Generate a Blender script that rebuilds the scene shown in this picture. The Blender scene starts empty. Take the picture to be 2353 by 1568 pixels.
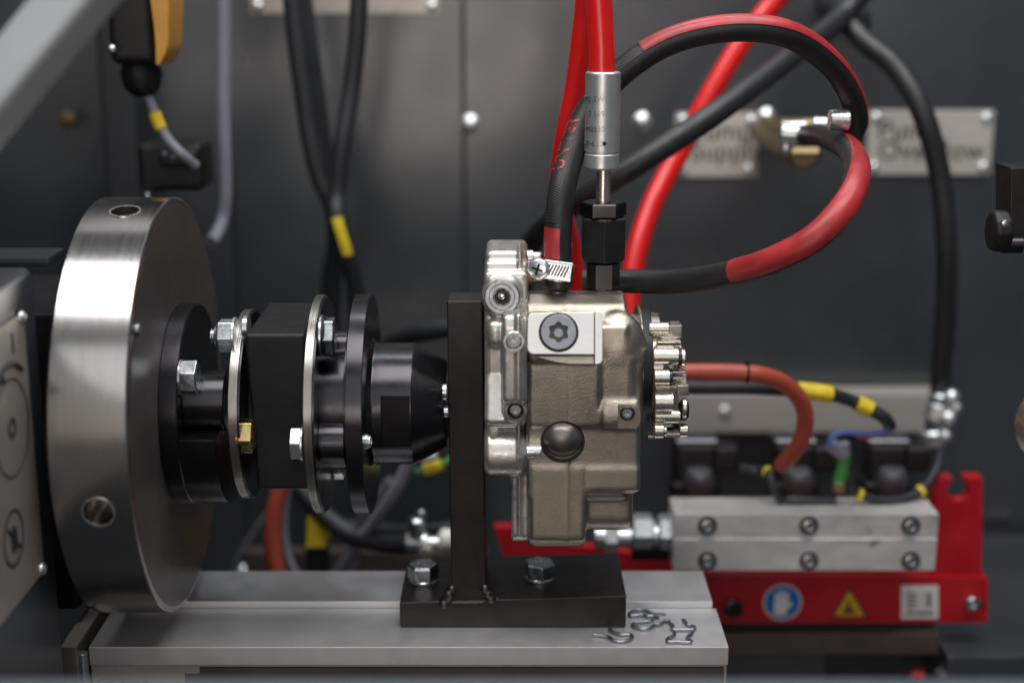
import bpy, bmesh, math, random
from mathutils import Vector, Matrix, Quaternion
from math import radians as R, pi, sin, cos, tan, sqrt, atan2
random.seed(7)
S = bpy.context.scene
C = S.collection
# ------------------------------------------------------------------ camera
TILT = R(13.8); F = 3360.0; CAM = Vector((0, -1.0, .291))
cd = bpy.data.cameras.new('camera'); cam = bpy.data.objects.new('camera', cd); C.objects.link(cam)
cam.location = CAM; cam.rotation_euler = (pi/2 - TILT, 0, 0)
cd.sensor_width = 36; cd.lens = 36*F/2352; cd.clip_start = .05; cd.clip_end = 50
cd.dof.use_dof = True; cd.dof.focus_distance = 1.005; cd.dof.aperture_fstop = 2.2; cd.dof.aperture_blades = 9
S.camera = cam
# ------------------------------------------------------------------ light
W = bpy.data.worlds.new('World'); S.world = W; W.use_nodes = True
W.node_tree.nodes['Background'].inputs[0].default_value = (.80, .88, 1, 1)
W.node_tree.nodes['Background'].inputs[1].default_value = .055
S.view_settings.view_transform = 'Standard'; S.view_settings.look = 'None'
S.view_settings.exposure = 0.55; S.view_settings.gamma = 1
def area(name, loc, target, sx, sy, rad, col):
    l = bpy.data.lights.new(name, 'AREA'); l.shape = 'RECTANGLE'; l.size = sx; l.size_y = sy
    l.energy = rad*pi*sx*sy; l.color = col
    o = bpy.data.objects.new(name, l); C.objects.link(o); o.location = loc
    o.rotation_euler = (Vector(target)-Vector(loc)).to_track_quat('-Z', 'Y').to_euler(); return o
area('ceiling_lamp_front', (-.2, -.55, 2.0), (-.1, -.05, 0), 2.6, 1.1, 3.7, (1, .985, .96))
area('bright_room_behind', (-.3, -2.4, 1.35), (0, 0, 0), 3.2, 1.5, .55, (.97, .98, 1))
area('bed_fill_rear', (.35, .30, 1.35), (.15, .0, -.16), 1.5, .25, 5.0, (.93, .96, 1))  # added lamp, unseen, aimed at the bed to brighten its top
area('warm_fill_upper', (-.30, -3.2, .46), (-.30, 0, .46), 1.15, .50, 2.3, (1, .90, .84))  # added unseen area lamp, gives the wall its warm reflection
area('warm_fill_left', (-1.30, -3.2, .12), (-1.30, 0, .12), .62, .95, .95, (1, .88, .80))  # extra unseen lamp, placed where the flywheel rim mirrors it
area('warm_fill_lower', (-.30, -3.2, -.10), (-.30, 0, -.10), 1.15, .50, 2.5, (1, .86, .76))  # added unseen lamp; gap to the upper one bands the rim reflection
S.cycles.use_denoising = True
S.cycles.max_bounces = 8
# ------------------------------------------------------------------ pixel -> place
def ray(px, py):
    u = (px-1176)/F; v = (784-py)/F
    return Vector((u, cos(TILT)+v*sin(TILT), -sin(TILT)+v*cos(TILT)))
def at(px, py, y):
    d = ray(px, py); return CAM + d*((y-CAM.y)/d.y)
def onz(px, py, z):
    d = ray(px, py); return CAM + d*((z-CAM.z)/d.z)
def onx(px, py, x):
    d = ray(px, py); return CAM + d*((x-CAM.x)/d.x)
def vd(y, z=0): return (y+1)*cos(TILT)+(.291-z)*sin(TILT)
def pxr(w, y, z=0): return w*vd(y, z)/F          # size of w photo pixels at depth y
# ------------------------------------------------------------------ materials
def mat(name, col, rough=.5, metal=0., noise=0., nscale=60, bump=0., bscale=400, spec=.5, rvar=0., coat=0., aniso=0., stretch=None, stain=None, emit=0, bdist=.0006):
    m = bpy.data.materials.new(name); m.use_nodes = True; nt = m.node_tree; N = nt.nodes; L = nt.links
    b = N['Principled BSDF']
    b.inputs['Base Color'].default_value = (*col, 1); b.inputs['Roughness'].default_value = rough
    b.inputs['Metallic'].default_value = metal; b.inputs['Specular IOR Level'].default_value = spec
    b.inputs['Coat Weight'].default_value = coat; b.inputs['Coat Roughness'].default_value = .15
    if aniso: b.inputs['Anisotropic'].default_value = aniso
    tc = N.new('ShaderNodeTexCoord'); mp = N.new('ShaderNodeMapping'); L.new(tc.outputs['Object'], mp.inputs[0])
    if stretch: mp.inputs['Scale'].default_value = stretch
    def nz(sc, det=6):
        n = N.new('ShaderNodeTexNoise'); n.inputs['Scale'].default_value = sc; n.inputs['Detail'].default_value = det
        L.new(mp.outputs[0], n.inputs['Vector']); return n
    last = None
    if noise:
        n = nz(nscale); r = N.new('ShaderNodeValToRGB')
        r.color_ramp.elements[0].position = .3; r.color_ramp.elements[1].position = .72
        r.color_ramp.elements[0].color = (*[c*(1-noise) for c in col], 1)
        r.color_ramp.elements[1].color = (*[min(1, c*(1+noise)) for c in col], 1)
        L.new(n.outputs[0], r.inputs[0]); last = r.outputs[0]
    if stain:
        n2 = N.new('ShaderNodeTexNoise'); n2.inputs['Scale'].default_value = stain[1]; n2.inputs['Detail'].default_value = 8; n2.inputs['Roughness'].default_value = .65
        L.new(tc.outputs['Object'], n2.inputs['Vector'])
        r2 = N.new('ShaderNodeValToRGB'); r2.color_ramp.elements[0].position = stain[2]; r2.color_ramp.elements[1].position = stain[2]+.09
        L.new(n2.outputs[0], r2.inputs[0]); mx = N.new('ShaderNodeMix'); mx.data_type = 'RGBA'
        L.new(r2.outputs[0], mx.inputs[0])
        if last: L.new(last, mx.inputs[6])
        else: mx.inputs[6].default_value = (*col, 1)
        mx.inputs[7].default_value = (*stain[0], 1); last = mx.outputs[2]
    if last: L.new(last, b.inputs['Base Color'])
    if rvar:
        n = nz(nscale*1.7, 8); r = N.new('ShaderNodeMapRange'); r.inputs[3].default_value = max(.02, rough-rvar); r.inputs[4].default_value = min(1, rough+rvar)
        r.inputs[1].default_value = .3; r.inputs[2].default_value = .7
        L.new(n.outputs[0], r.inputs[0]); L.new(r.outputs[0], b.inputs['Roughness'])
    if bump:
        n = nz(bscale, 4); bp = N.new('ShaderNodeBump'); bp.inputs['Strength'].default_value = bump; bp.inputs['Distance'].default_value = bdist
        L.new(n.outputs[0], bp.inputs['Height']); L.new(bp.outputs[0], b.inputs['Normal'])
    if emit:
        b.inputs['Emission Color'].default_value = (*col, 1); b.inputs['Emission Strength'].default_value = emit
    return m
M = dict(
 wall=mat('wall_paint', (.035, .041, .048), .33, .0, spec=1.0, coat=.35, noise=.12, nscale=5, bump=.12, bscale=220, rvar=.09),
 wallside=mat('side_paint', (.022, .024, .028), .5, 0, noise=.1, nscale=6, bump=.1, bscale=200),
 plate=mat('label_steel', (.66, .62, .57), .45, .45, noise=.06, nscale=40, rvar=.08, stretch=(1, 1, 9)),
 ink=mat('engraved_ink', (.03, .03, .032), .6),
 chrome=mat('zinc_bright', (.80, .83, .84), .24, .82, noise=.08, nscale=300, rvar=.08, bump=.15, bscale=700, bdist=.0002),
 zinc=mat('zinc_plate', (.58, .62, .64), .28, 1., noise=.15, nscale=120, rvar=.1, bump=.12, bscale=500, bdist=.0002, stain=((.3, .32, .33), 190, .62)),
 nameplate=mat('name_plate_steel', (.50, .455, .41), .42, .6, noise=.08, nscale=40, rvar=.06),
 ochre=mat('ochre_plastic', (.10, .065, .015), .6),
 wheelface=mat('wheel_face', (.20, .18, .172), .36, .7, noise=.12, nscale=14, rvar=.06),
 gold=mat('yellow_zinc', (.74, .56, .24), .25, 1., noise=.15, nscale=200, rvar=.1),
 brass=mat('brass', (.30, .225, .12), .42, .85, noise=.1),
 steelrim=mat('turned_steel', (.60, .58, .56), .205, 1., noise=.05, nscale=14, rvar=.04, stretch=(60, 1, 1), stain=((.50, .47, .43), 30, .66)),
 steeldark=mat('dark_steel', (.085, .078, .078), .34, .9, noise=.15, nscale=30, rvar=.08, bump=.05, bscale=200),
 black=mat('black_oxide', (.062, .060, .066), .25, .92, noise=.12, nscale=40, rvar=.04, bump=.05, bscale=300),
 blackmat=mat('black_oxide_flat', (.020, .020, .022), .48, .4, noise=.2, nscale=50, rvar=.1, bump=.10, bscale=300),
 bracket=mat('bracket_steel', (.034, .031, .030), .40, .55, noise=.16, nscale=55, rvar=.09, bump=.10, bscale=260, stain=((.075, .07, .066), 340, .70)),
 alu=mat('cast_aluminium', (.68, .665, .64), .36, .85, noise=.07, nscale=120, rvar=.10, bump=.30, bscale=420, stain=((.52, .50, .48), 110, .60), bdist=.0003),
 cast=mat('cast_iron_coated', (.49, .44, .37), .34, .96, noise=.08, nscale=90, rvar=.06, bump=.55, bscale=1250, bdist=.0005, stain=((.41, .365, .305), 60, .58)),
 pad=mat('machined_pad', (.86, .84, .80), .36, .85, noise=.03, nscale=80, rvar=.05, stretch=(1, 1, 6)),
 plug=mat('plug_steel', (.33, .34, .36), .38, 1., noise=.08, nscale=200, rvar=.08),
 nickel=mat('nickel_cover', (.74, .69, .62), .26, .92, noise=.04, nscale=120, rvar=.04),
 lam=mat('laminated_steel', (.60, .58, .54), .3, 1., noise=.25, nscale=60, stretch=(70, 1, 1), bump=.3, bscale=60, bdist=.0003),
 bed=mat('ground_bed_plate', (.72, .72, .73), .42, .70, noise=.03, nscale=35, rvar=.07, bump=.06, bscale=300, stain=((.46, .46, .47), 170, .68)),
 bedside=mat('bed_side', (.52, .48, .43), .5, .6, noise=.08, nscale=25, rvar=.08, stain=((.30, .26, .22), 24, .56), bump=.06, bscale=250),
 rubber=mat('black_rubber', (.022, .022, .024), .42, 0, noise=.2, nscale=90, bump=.2, bscale=900, rvar=.1, bdist=.0003),
 rubber2=mat('dark_cable', (.022, .024, .028), .5, 0, noise=.2, nscale=60, bump=.1, bscale=300),
 tape=mat('red_tape', (.40, .028, .032), .42, 0, noise=.28, nscale=38, bump=.6, bscale=120, rvar=.12, coat=.12, stain=((.50, .16, .16), 170, .70)),
 fer=mat('ferrule_zinc', (.66, .69, .68), .36, .78, noise=.06, nscale=150, rvar=.05, bump=.06, bscale=500, bdist=.0002), capm=mat('dull_cap', (.20, .20, .215), .38, .75, noise=.2, nscale=80), domeg=mat('dome_cap', (.26, .235, .21), .36, .9, noise=.1, nscale=120, bump=.1),
 red=mat('red_hose', (.78, .012, .013), .28, 0, noise=.08, nscale=50, bump=.12, bscale=120, coat=.35, stain=((.40, .008, .009), 260, .68)),
 salmon=mat('orange_red_hose', (.48, .085, .05), .42, 0, noise=.08, nscale=60, bump=.1),
 yellow=mat('yellow_tag', (.75, .56, .02), .45, 0, noise=.1, nscale=90),
 amber=mat('amber_plastic', (.62, .30, .045), .42, 0, noise=.08, nscale=60),
 plastic=mat('black_plastic', (.007, .0065, .0065), .55, 0, noise=.2, bump=.05),
 greyc=mat('grey_conduit', (.26, .26, .30), .5, 0, noise=.08, nscale=60, bump=.1),
 greycable=mat('grey_cable', (.12, .12, .135), .5, 0, noise=.1),
 strut=mat('grey_paint', (.50, .52, .54), .36, 0, noise=.06, nscale=30, bump=.12, bscale=500, rvar=.05),
 enclosure=mat('blue_grey_paint', (.052, .058, .068), .30, 0, noise=.08, nscale=20, bump=.08, bscale=300, coat=.2),
 redframe=mat('red_frame_paint', (.44, .006, .015), .4, 0, noise=.14, nscale=18, bump=.15, bscale=160, rvar=.1, stain=((.22, .012, .014), 90, .68)),
 manifold=mat('aluminium_manifold', (.76, .75, .73), .45, .55, noise=.12, nscale=30, rvar=.1, stain=((.30, .29, .29), 28, .63), stretch=(1, 1, 2)),
 blue=mat('blue_sign', (.0, .16, .50), .4), white=mat('white_print', (.75, .75, .75), .5), signy=mat('yellow_sign', (.75, .42, .0), .4),
 green=mat('green_wire', (.06, .25, .05), .5), bluew=mat('blue_wire', (.12, .18, .5), .5), floor=mat('machine_floor', (.018, .019, .021), .5, .2, noise=.2, nscale=12, bump=.1, bscale=150),
 white2=mat('white_fitting', (.8, .8, .76), .3, 0), dark=mat('hole_shade_black', (.004, .004, .004), .6),  # near-black puts the shade of holes, slots and grooves into the colour
 foreground=mat('foreground_paint', (.14, .18, .21), .45, 0, noise=.08),
 brown=mat('brown_steel', (.085, .068, .064), .45, .3, noise=.2, nscale=20),
)
# ------------------------------------------------------------------ mesh helpers
def add_box(bm, a, b, rot=None, bev=0, seg=2):
    a = Vector(a); b = Vector(b); c = (a+b)/2; s = b-a
    t = bmesh.new(); bmesh.ops.create_cube(t, size=1)
    bmesh.ops.scale(t, vec=(abs(s.x), abs(s.y), abs(s.z)), verts=t.verts)
    if bev: bmesh.ops.bevel(t, geom=t.edges[:], offset=bev, segments=seg, affect='EDGES', profile=.5)
    if rot: bmesh.ops.transform(t, matrix=rot.to_4x4(), verts=t.verts)
    bmesh.ops.translate(t, vec=c, verts=t.verts); merge(bm, t)
def merge(bm, t):
    me = bpy.data.meshes.new('t'); t.to_mesh(me); t.free(); bm.from_mesh(me); bpy.data.meshes.remove(me)
def basis(d, up=None):
    d = Vector(d).normalized()
    if up is None: up = Vector((0, -1, 0)) if abs(d.y) < .9 else Vector((0, 0, 1))
    n = (up - d*up.dot(d)).normalized(); return d, n, d.cross(n)
def add_lathe(bm, o, d, prof, seg=32, rot=0, up=None):
    """prof = [(distance along d, radius)...]; ends capped when radius > 0"""
    d, n, b = basis(d, up); o = Vector(o); rings = []
    for t, r in prof:
        if r <= 1e-7: rings.append([bm.verts.new(o+d*t)]); continue
        rings.append([bm.verts.new(o+d*t+(n*cos(2*pi*k/seg+rot)+b*sin(2*pi*k/seg+rot))*r) for k in range(seg)])
    for i in range(len(rings)-1):
        p, q = rings[i], rings[i+1]
        if len(p) == 1 and len(q) == 1: continue
        for k in range(seg):
            k2 = (k+1) % seg
            if len(p) == 1: bm.faces.new((p[0], q[k2], q[k]))
            elif len(q) == 1: bm.faces.new((p[k], p[k2], q[0]))
            else: bm.faces.new((p[k], p[k2], q[k2], q[k]))
    if len(rings[0]) > 1: bm.faces.new(rings[0][::-1])
    if len(rings[-1]) > 1: bm.faces.new(rings[-1])
def cyl(bm, a, b, r, r2=None, seg=32, ch=0, rot=0, up=None):
    a = Vector(a); b = Vector(b); L = (b-a).length; r2 = r if r2 is None else r2
    if ch: prof = [(0, r-ch), (ch, r), (L-ch, r2), (L, r2-ch)]
    else: prof = [(0, r), (L, r2)]
    add_lathe(bm, a, b-a, prof, seg, rot, up)
def add_ring(bm, o, d, ro, ri, h, seg=32, ch=0):
    d, n, b = basis(d); o = Vector(o)
    P = [(0, ri), (0, ro-ch), (ch, ro), (h-ch, ro), (h, ro-ch), (h, ri)] if ch else [(0, ri), (0, ro), (h, ro), (h, ri)]
    rings = [[bm.verts.new(o+d*t+(n*cos(2*pi*k/seg)+b*sin(2*pi*k/seg))*r) for k in range(seg)] for t, r in P]
    for i in range(len(P)):
        p, q = rings[i], rings[(i+1) % len(P)]
        for k in range(seg):
            k2 = (k+1) % seg; bm.faces.new((p[k], p[k2], q[k2], q[k]))
def prism(bm, poly, f0, f1):
    """poly: list of 2-tuples; f0(u,v)/f1(u,v) give the two end positions"""
    a = [bm.verts.new(f0(*p)) for p in poly]; b = [bm.verts.new(f1(*p)) for p in poly]; n = len(poly)
    bm.faces.new(a[::-1]); bm.faces.new(b)
    for k in range(n): k2 = (k+1) % n; bm.faces.new((a[k], a[k2], b[k2], b[k]))
def bevel_all(bm, w, seg=2, ang=30):
    bmesh.ops.remove_doubles(bm, verts=bm.verts, dist=1e-6); bmesh.ops.recalc_face_normals(bm, faces=bm.faces)
    e = [e for e in bm.edges if len(e.link_faces) == 2 and e.calc_face_angle(0) > R(ang)]
    bmesh.ops.bevel(bm, geom=e, offset=w, segments=seg, affect='EDGES', profile=.5, clamp_overlap=True)
def catmull(pts, n=10):
    P = [Vector(p) for p in pts]; P = [P[0]*2-P[1]]+P+[P[-1]*2-P[-2]]; out = []
    for i in range(1, len(P)-2):
        p0, p1, p2, p3 = P[i-1:i+3]
        for k in range(n):
            t = k/n; out.append(.5*((2*p1)+(p2-p0)*t+(2*p0-5*p1+4*p2-p3)*t*t+(3*p1-p0-3*p2+p3)*t**3))
    out.append(P[-2]); return out
def frames(path, up=(0, -1, 0)):
    up = Vector(up); fr = []; n = None
    for i, p in enumerate(path):
        t = (path[min(i+1, len(path)-1)]-path[max(i-1, 0)]).normalized()
        n = (up if n is None else n); n = (n-t*n.dot(t)).normalized(); fr.append((p, t, n, t.cross(n)))
    return fr
def tube(bm, path, r, seg=20, fr=None):
    fr = fr or frames(path); rings = []
    for i, (p, t, n, b) in enumerate(fr):
        rr = r(i/(len(fr)-1)) if callable(r) else r
        rings.append([bm.verts.new(p+(n*cos(2*pi*k/seg)+b*sin(2*pi*k/seg))*rr) for k in range(seg)])
    for p, q in zip(rings, rings[1:]):
        for k in range(seg): k2 = (k+1) % seg; bm.faces.new((p[k], q[k], q[k2], p[k2]))
    bm.faces.new(rings[0]); bm.faces.new(rings[-1][::-1])
def sleeve(bm, fr, i0, i1, r, a0, a1, seg=16, twist=0):
    """a strip of tape on a hose: thin sheet with thickness between angles a0..a1"""
    n = i1-i0; outer = []; inner = []
    for i in range(i0, i1+1):
        p, t, nn, b = fr[i]; tw = twist*(i-i0)/max(1, n)
        for lst, rr in ((outer, r), (inner, r-.0009)):
            lst.append([bm.verts.new(p+(nn*cos(a)+b*sin(a))*rr) for a in [a0+tw+(a1-a0)*k/seg for k in range(seg+1)]])
    for i in range(n):
        for k in range(seg):
            bm.faces.new((outer[i][k], outer[i+1][k], outer[i+1][k+1], outer[i][k+1]))
            bm.faces.new((inner[i][k], inner[i][k+1], inner[i+1][k+1], inner[i+1][k]))
        bm.faces.new((outer[i][0], inner[i][0], inner[i+1][0], outer[i+1][0]))
        bm.faces.new((outer[i][seg], outer[i+1][seg], inner[i+1][seg], inner[i][seg]))
    for i in (0, n):
        for k in range(seg): bm.faces.new((outer[i][k], outer[i][k+1], inner[i][k+1], inner[i][k]))
WL = {}
def wloc(o): return WL.get(o.name, Vector(o.location))
def mk(name, bm, m, parent=None, smooth=40, wn=True, label=None, origin=None, kind=None):
    bmesh.ops.recalc_face_normals(bm, faces=bm.faces)
    vs = [v.co for v in bm.verts]
    lo = Vector([min(v[i] for v in vs) for i in range(3)]); hi = Vector([max(v[i] for v in vs) for i in range(3)])
    c = Vector(origin) if origin else (lo+hi)/2
    bmesh.ops.translate(bm, vec=-c, verts=bm.verts)
    me = bpy.data.meshes.new(name); bm.to_mesh(me); bm.free()
    me.materials.append(M[m] if isinstance(m, str) else m)
    if smooth:
        for p in me.polygons: p.use_smooth = True
        me.set_sharp_from_angle(angle=R(smooth))
    o = bpy.data.objects.new(name, me); C.objects.link(o)
    if parent is not None: o.parent = parent; o.location = c-wloc(parent)
    else: o.location = c
    WL[o.name] = c
    if wn and smooth:
        w = o.modifiers.new('wn', 'WEIGHTED_NORMAL'); w.keep_sharp = True
    if label: o['label'] = label
    if kind: o['kind'] = kind
    return o
def tag(o, label, cat, group=None):
    o['label'] = label; o['category'] = cat
    if group: o['group'] = group
    return o
def thing(name, label, cat, loc, group=None):
    o = bpy.data.objects.new(name, None); C.objects.link(o); o.location = loc; WL[o.name] = Vector(loc)
    o.empty_display_size = .02; return tag(o, label, cat, group)
def copy_thing(o, loc, label=None, rot=None):
    c = o.copy(); C.objects.link(c); c.location = loc; WL[c.name] = Vector(loc)
    if rot is not None: c.rotation_euler = rot
    if label: c['label'] = label
    for ch in o.children:
        d = ch.copy(); C.objects.link(d); d.parent = c
        for g in ch.children:
            e = g.copy(); C.objects.link(e); e.parent = d
    return c
def textmesh(s, size=1, depth=0, off=0):
    cu = bpy.data.curves.new('t', 'FONT'); cu.body = s; cu.size = size; cu.extrude = depth; cu.offset = off; cu.resolution_u = 3
    o = bpy.data.objects.new('t', cu); C.objects.link(o)
    dg = bpy.context.evaluated_depsgraph_get(); me = bpy.data.meshes.new_from_object(o.evaluated_get(dg))
    bm = bmesh.new(); bm.from_mesh(me); bpy.data.objects.remove(o); bpy.data.meshes.remove(me); bpy.data.curves.remove(cu)
    return bm
def bake(o):
    dg = bpy.context.evaluated_depsgraph_get(); me = bpy.data.meshes.new_from_object(o.evaluated_get(dg))
    o.modifiers.clear(); old = o.data; o.data = me
    for p in me.polygons: p.use_smooth = True
    return o
def cast_obj(name, solids, cutters, m, parent, voxel=.0011, it=7, fac=.6):
    """union of solids, voxel-blended like a casting, then machined pockets cut crisp"""
    bm = bmesh.new()
    for f in solids: f(bm)
    o = mk(name, bm, m, parent, smooth=0, wn=False)
    r = o.modifiers.new('r', 'REMESH'); r.mode = 'VOXEL'; r.voxel_size = voxel; r.use_smooth_shade = True
    s = o.modifiers.new('s', 'SMOOTH'); s.factor = fac; s.iterations = it
    bake(o)
    for f in cutters:
        bm = bmesh.new(); f(bm); bmesh.ops.recalc_face_normals(bm, faces=bm.faces)
        me = bpy.data.meshes.new('cut'); bm.to_mesh(me); bm.free(); co = bpy.data.objects.new('cut', me); C.objects.link(co)
        md = o.modifiers.new('b', 'BOOLEAN'); md.operation = 'DIFFERENCE'; md.solver = 'EXACT'
        md.object = co
        bpy.context.view_layer.update()
        co.location = wloc(o)*0 ; bpy.context.view_layer.update()
        bake(o); bpy.data.objects.remove(co)
    o.data.set_sharp_from_angle(angle=R(42))
    return o
def pbox(bm, x0, y0, x1, y1, yf, yb, bev=.004, seg=3):
    a = at(x0, y1, yf); b = at(x1, y0, yf); add_box(bm, (a.x, yf, a.z), (b.x, yb, b.z), bev=bev, seg=seg)
def hexbolt(par, c, d, af, h, m='zinc', washer=True, name='bolt', rot=0, wr=None):
    """hex head with chamfered end, washer and short shank, head starting at c growing along d"""
    c = Vector(c); d = Vector(d).normalized(); r = af/2/cos(R(30)); bm = bmesh.new()
    cyl(bm, c, c+d*h, r, seg=6, rot=rot, ch=0); bevel_all(bm, r*.07, 2, 20)
    o = mk(name, bm, m, par, smooth=30)
    if washer:
        bm = bmesh.new(); w = wr or r*1.06; cyl(bm, c-d*.0016, c+d*.0002, w, seg=40, ch=.0003); mk('washer', bm, m, o)
    bm = bmesh.new(); cyl(bm, c+d*(h-.0001), c+d*(h+.0005), af*.43, af*.40, seg=32); mk('head_face', bm, m, o)
    return o
def screw(par, c, d, r, h, m='chrome', name='screw', sock=True):
    c = Vector(c); d = Vector(d).normalized(); bm = bmesh.new()
    if sock:
        add_lathe(bm, c, d, [(0, r), (h*.85, r), (h, r*.86), (h, r*.55), (h*.35, r*.5), (h*.35, 0)], 28)
    else:
        add_lathe(bm, c, d, [(0, r), (h*.3, r*.99), (h*.7, r*.78), (h, r*.35), (h, 0)], 28)
    return mk(name, bm, m, par)

# ================================================================== SETTING
WY = .5
bm = bmesh.new(); xs = [-1.1, at(532, 400, WY).x, at(1066, 400, WY).x, 1.4]
def wallpanel(x0, x1, dz=0):
    bm = bmesh.new(); add_box(bm, (x0+.0008, WY-dz, -.62), (x1-.0008, WY+.02, 1.0), bev=.0015); return bm
back = mk('back_wall', wallpanel(-1.1, 1.4, -.003), 'wallside', None, kind='structure')
for x0, x1, dz in ((xs[0], xs[1], 0), (xs[1], xs[2], .002), (xs[2], xs[3], .0005)):
    mk('wall_panel', wallpanel(x0, x1, dz), 'wall', back)
bm = bmesh.new(); add_box(bm, (-.66, -.8, -.62), (-.62, WY-.004, 1.0)); mk('side_wall', bm, 'wallside', None, kind='structure')
bm = bmesh.new(); add_box(bm, (-3, -5, -.66), (1.5, .6, -.62)); mk('floor', bm, 'floor', None, kind='structure')
# upright post of the cabinet at the far left
bm = bmesh.new(); a = at(238, 400, .42); b = at(322, 400, .42); add_box(bm, (a.x, .42, -.5), (b.x, .49, .9), bev=.006, seg=3)
tag(mk('cabinet_post', bm, 'wallside'), 'dark upright sheet metal post behind the black and amber switch', 'post')

# wall bolts
def dome(px, py, r, y, m='chrome', label=None, group='dome headed bolts in the back wall'):
    bm = bmesh.new(); p = at(px, py, y); add_lathe(bm, p, (0, -1, 0), [(0, r*1.15), (.001, r*1.15), (.0015, r), (.004, r*.8), (.0055, r*.4), (.0058, 0)], 28)
    o = mk('wall_bolt', bm, m); tag(o, label, 'bolt', group); return o
dome(1080, 285, pxr(18, WY), WY-.001, label='domed wall bolt left of the hydraulic hoses beside the panel seam')
dome(1475, 280, pxr(18, WY), WY-.001, label='domed wall bolt between the red hose and the supply label')
dome(1762, 270, pxr(18, WY), WY-.001, label='domed wall bolt at the upper right corner of the supply label')
dome(558, 1308, pxr(11, WY-.08), WY-.09, label='small round bolt low behind the flywheel, left of the orange hose')

def label_plate(x0, y0, x1, y1, lines, label, tx, ty, size, screws=True, m='plate'):
    y = WY-.0035; a = at(x0, y1, y); b = at(x1, y0, y); t = thing('sign_plate', label, 'sign', ((a.x+b.x)/2, WY, a.z))
    bm = bmesh.new(); add_box(bm, (a.x, y, a.z), (b.x, WY-.0006, b.z), bev=.0012); mk('plate', bm, m, t)
    for i, s in enumerate(lines):
        tb = textmesh(s, pxr(size, y), .0002); p = at(tx, ty[i], y-.0003)
        for v in tb.verts: v.co = Vector((p.x+v.co.x, p.y-v.co.z, p.z+v.co.y))
        mk('lettering', tb, 'ink', t, smooth=0)
    if screws:
        k = pxr(17, y)
        for sx in (a.x+k, b.x-k):
            for sz in (a.z+k, b.z-k): screw(t, (sx, y, sz), (0, -1, 0), pxr(12, y), .003, 'chrome', sock=False)
    return t
label_plate(1548, 260, 1744, 407, ['Pump', 'Supply'], 'pale steel wall plate engraved Pump Supply', 1585, (322, 368), 62)
label_plate(1988, 254, 2286, 402, ['Pump', 'Overflow'], 'wide pale steel wall plate engraved Pump Overflow', 2015, (320, 366), 62)
label_plate(575, -130, 1008, 33, [], 'blank grey plate screwed on the wall at the top edge', 0, (), 10, m='nameplate')

# ================================================================== MACHINE BED
BZ = -.160
t = thing('machine_bed', 'ground steel machine bed in front, with a stepped front edge', 'machine bed', (0, 0, BZ-.03))
yf = at(700, 1485, 0); yfront = onz(700, 1485, BZ).y; yback = onz(1645, 1396, BZ).y
xl = onz(203, 1485, BZ).x; xr = onz(1674, 1485, BZ).x
zb = at(1000, 1527, yfront).z
bm = bmesh.new(); add_box(bm, (xl, yfront, zb), (xr, yback, BZ)); bevel_all(bm, .0006, 2); mk('front_slab', bm, 'bed', t)
xr2 = at(1668, 1540, yfront+.004).x; xc = at(442, 1550, yfront+.004).x
bm = bmesh.new(); add_box(bm, (xl, yfront+.0035, -.26), (xr2, yback, zb-.0003)); mk('lower_slab', bm, 'bedside', t)
bm = bmesh.new(); a = at(425, 1546, yfront+.003); b = at(xr2, 1536, yfront+.003)
add_box(bm, (at(458, 1550, yfront).x, yfront+.0012, -.26), (xr2-.002, yfront+.0034, at(458, 1535, yfront).z)); add_box(bm, (a.x, yfront+.0016, -.26), (at(458, 1550, yfront).x+.0005, yfront+.0034, a.z))
mk('recess_plate', bm, 'brown', t)
# back slab, slightly higher
BZ2 = -.155; xr3 = onz(1637, 1381, BZ2).x; ybk2 = onz(1615, 1310, BZ2).y
bm = bmesh.new(); add_box(bm, (onz(300, 1381, BZ2).x, yback+.0006, -.24), (xr3, ybk2, BZ2)); bevel_all(bm, .0006, 2); mk('rear_slab', bm, 'bed', t)
# left slab and groove
x0 = onz(137, 1485, BZ).x; x1 = onz(175, 1485, BZ).x
bm = bmesh.new(); add_box(bm, (x0, yfront, -.26), (x1, yback+.02, BZ-.0002)); bevel_all(bm, .0005, 2); mk('end_slab', bm, 'bedside', t)
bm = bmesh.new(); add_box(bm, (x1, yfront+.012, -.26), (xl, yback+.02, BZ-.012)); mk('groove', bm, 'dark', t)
bm = bmesh.new(); p = at(190, 1497, yfront+.004); cyl(bm, (p.x, p.y, -.26), p, pxr(13, p.y), seg=20, ch=.0006); mk('guide_rod', bm, 'chrome', t)
# foreground rail, far out of focus
bm = bmesh.new(); p = at(0, 1560, -.45); add_box(bm, (-.6, -.47, p.z-.05), (.6, -.45, p.z), bev=.003)
tag(mk('foreground_rail', bm, 'foreground'), 'blurred blue grey rail along the bottom edge of the view', 'rail')

# ================================================================== FLYWHEEL + HUB
XW0, XW1, RW = -.286, -.2348, .146
fw = thing('flywheel', 'large bright turned steel flywheel with radial holes, carrying a black hub', 'flywheel', (XW0, 0, 0))
bm = bmesh.new()
add_lathe(bm, (XW0, 0, 0), (1, 0, 0), [(0, .05), (0, RW-.003), (.0008, RW-.0012)]+[(.0022+.047*k/12, RW) for k in range(13)]+[(.0500, RW-.0007), (.0506, RW-.0019), (.0508, RW-.0034)], 300)
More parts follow.
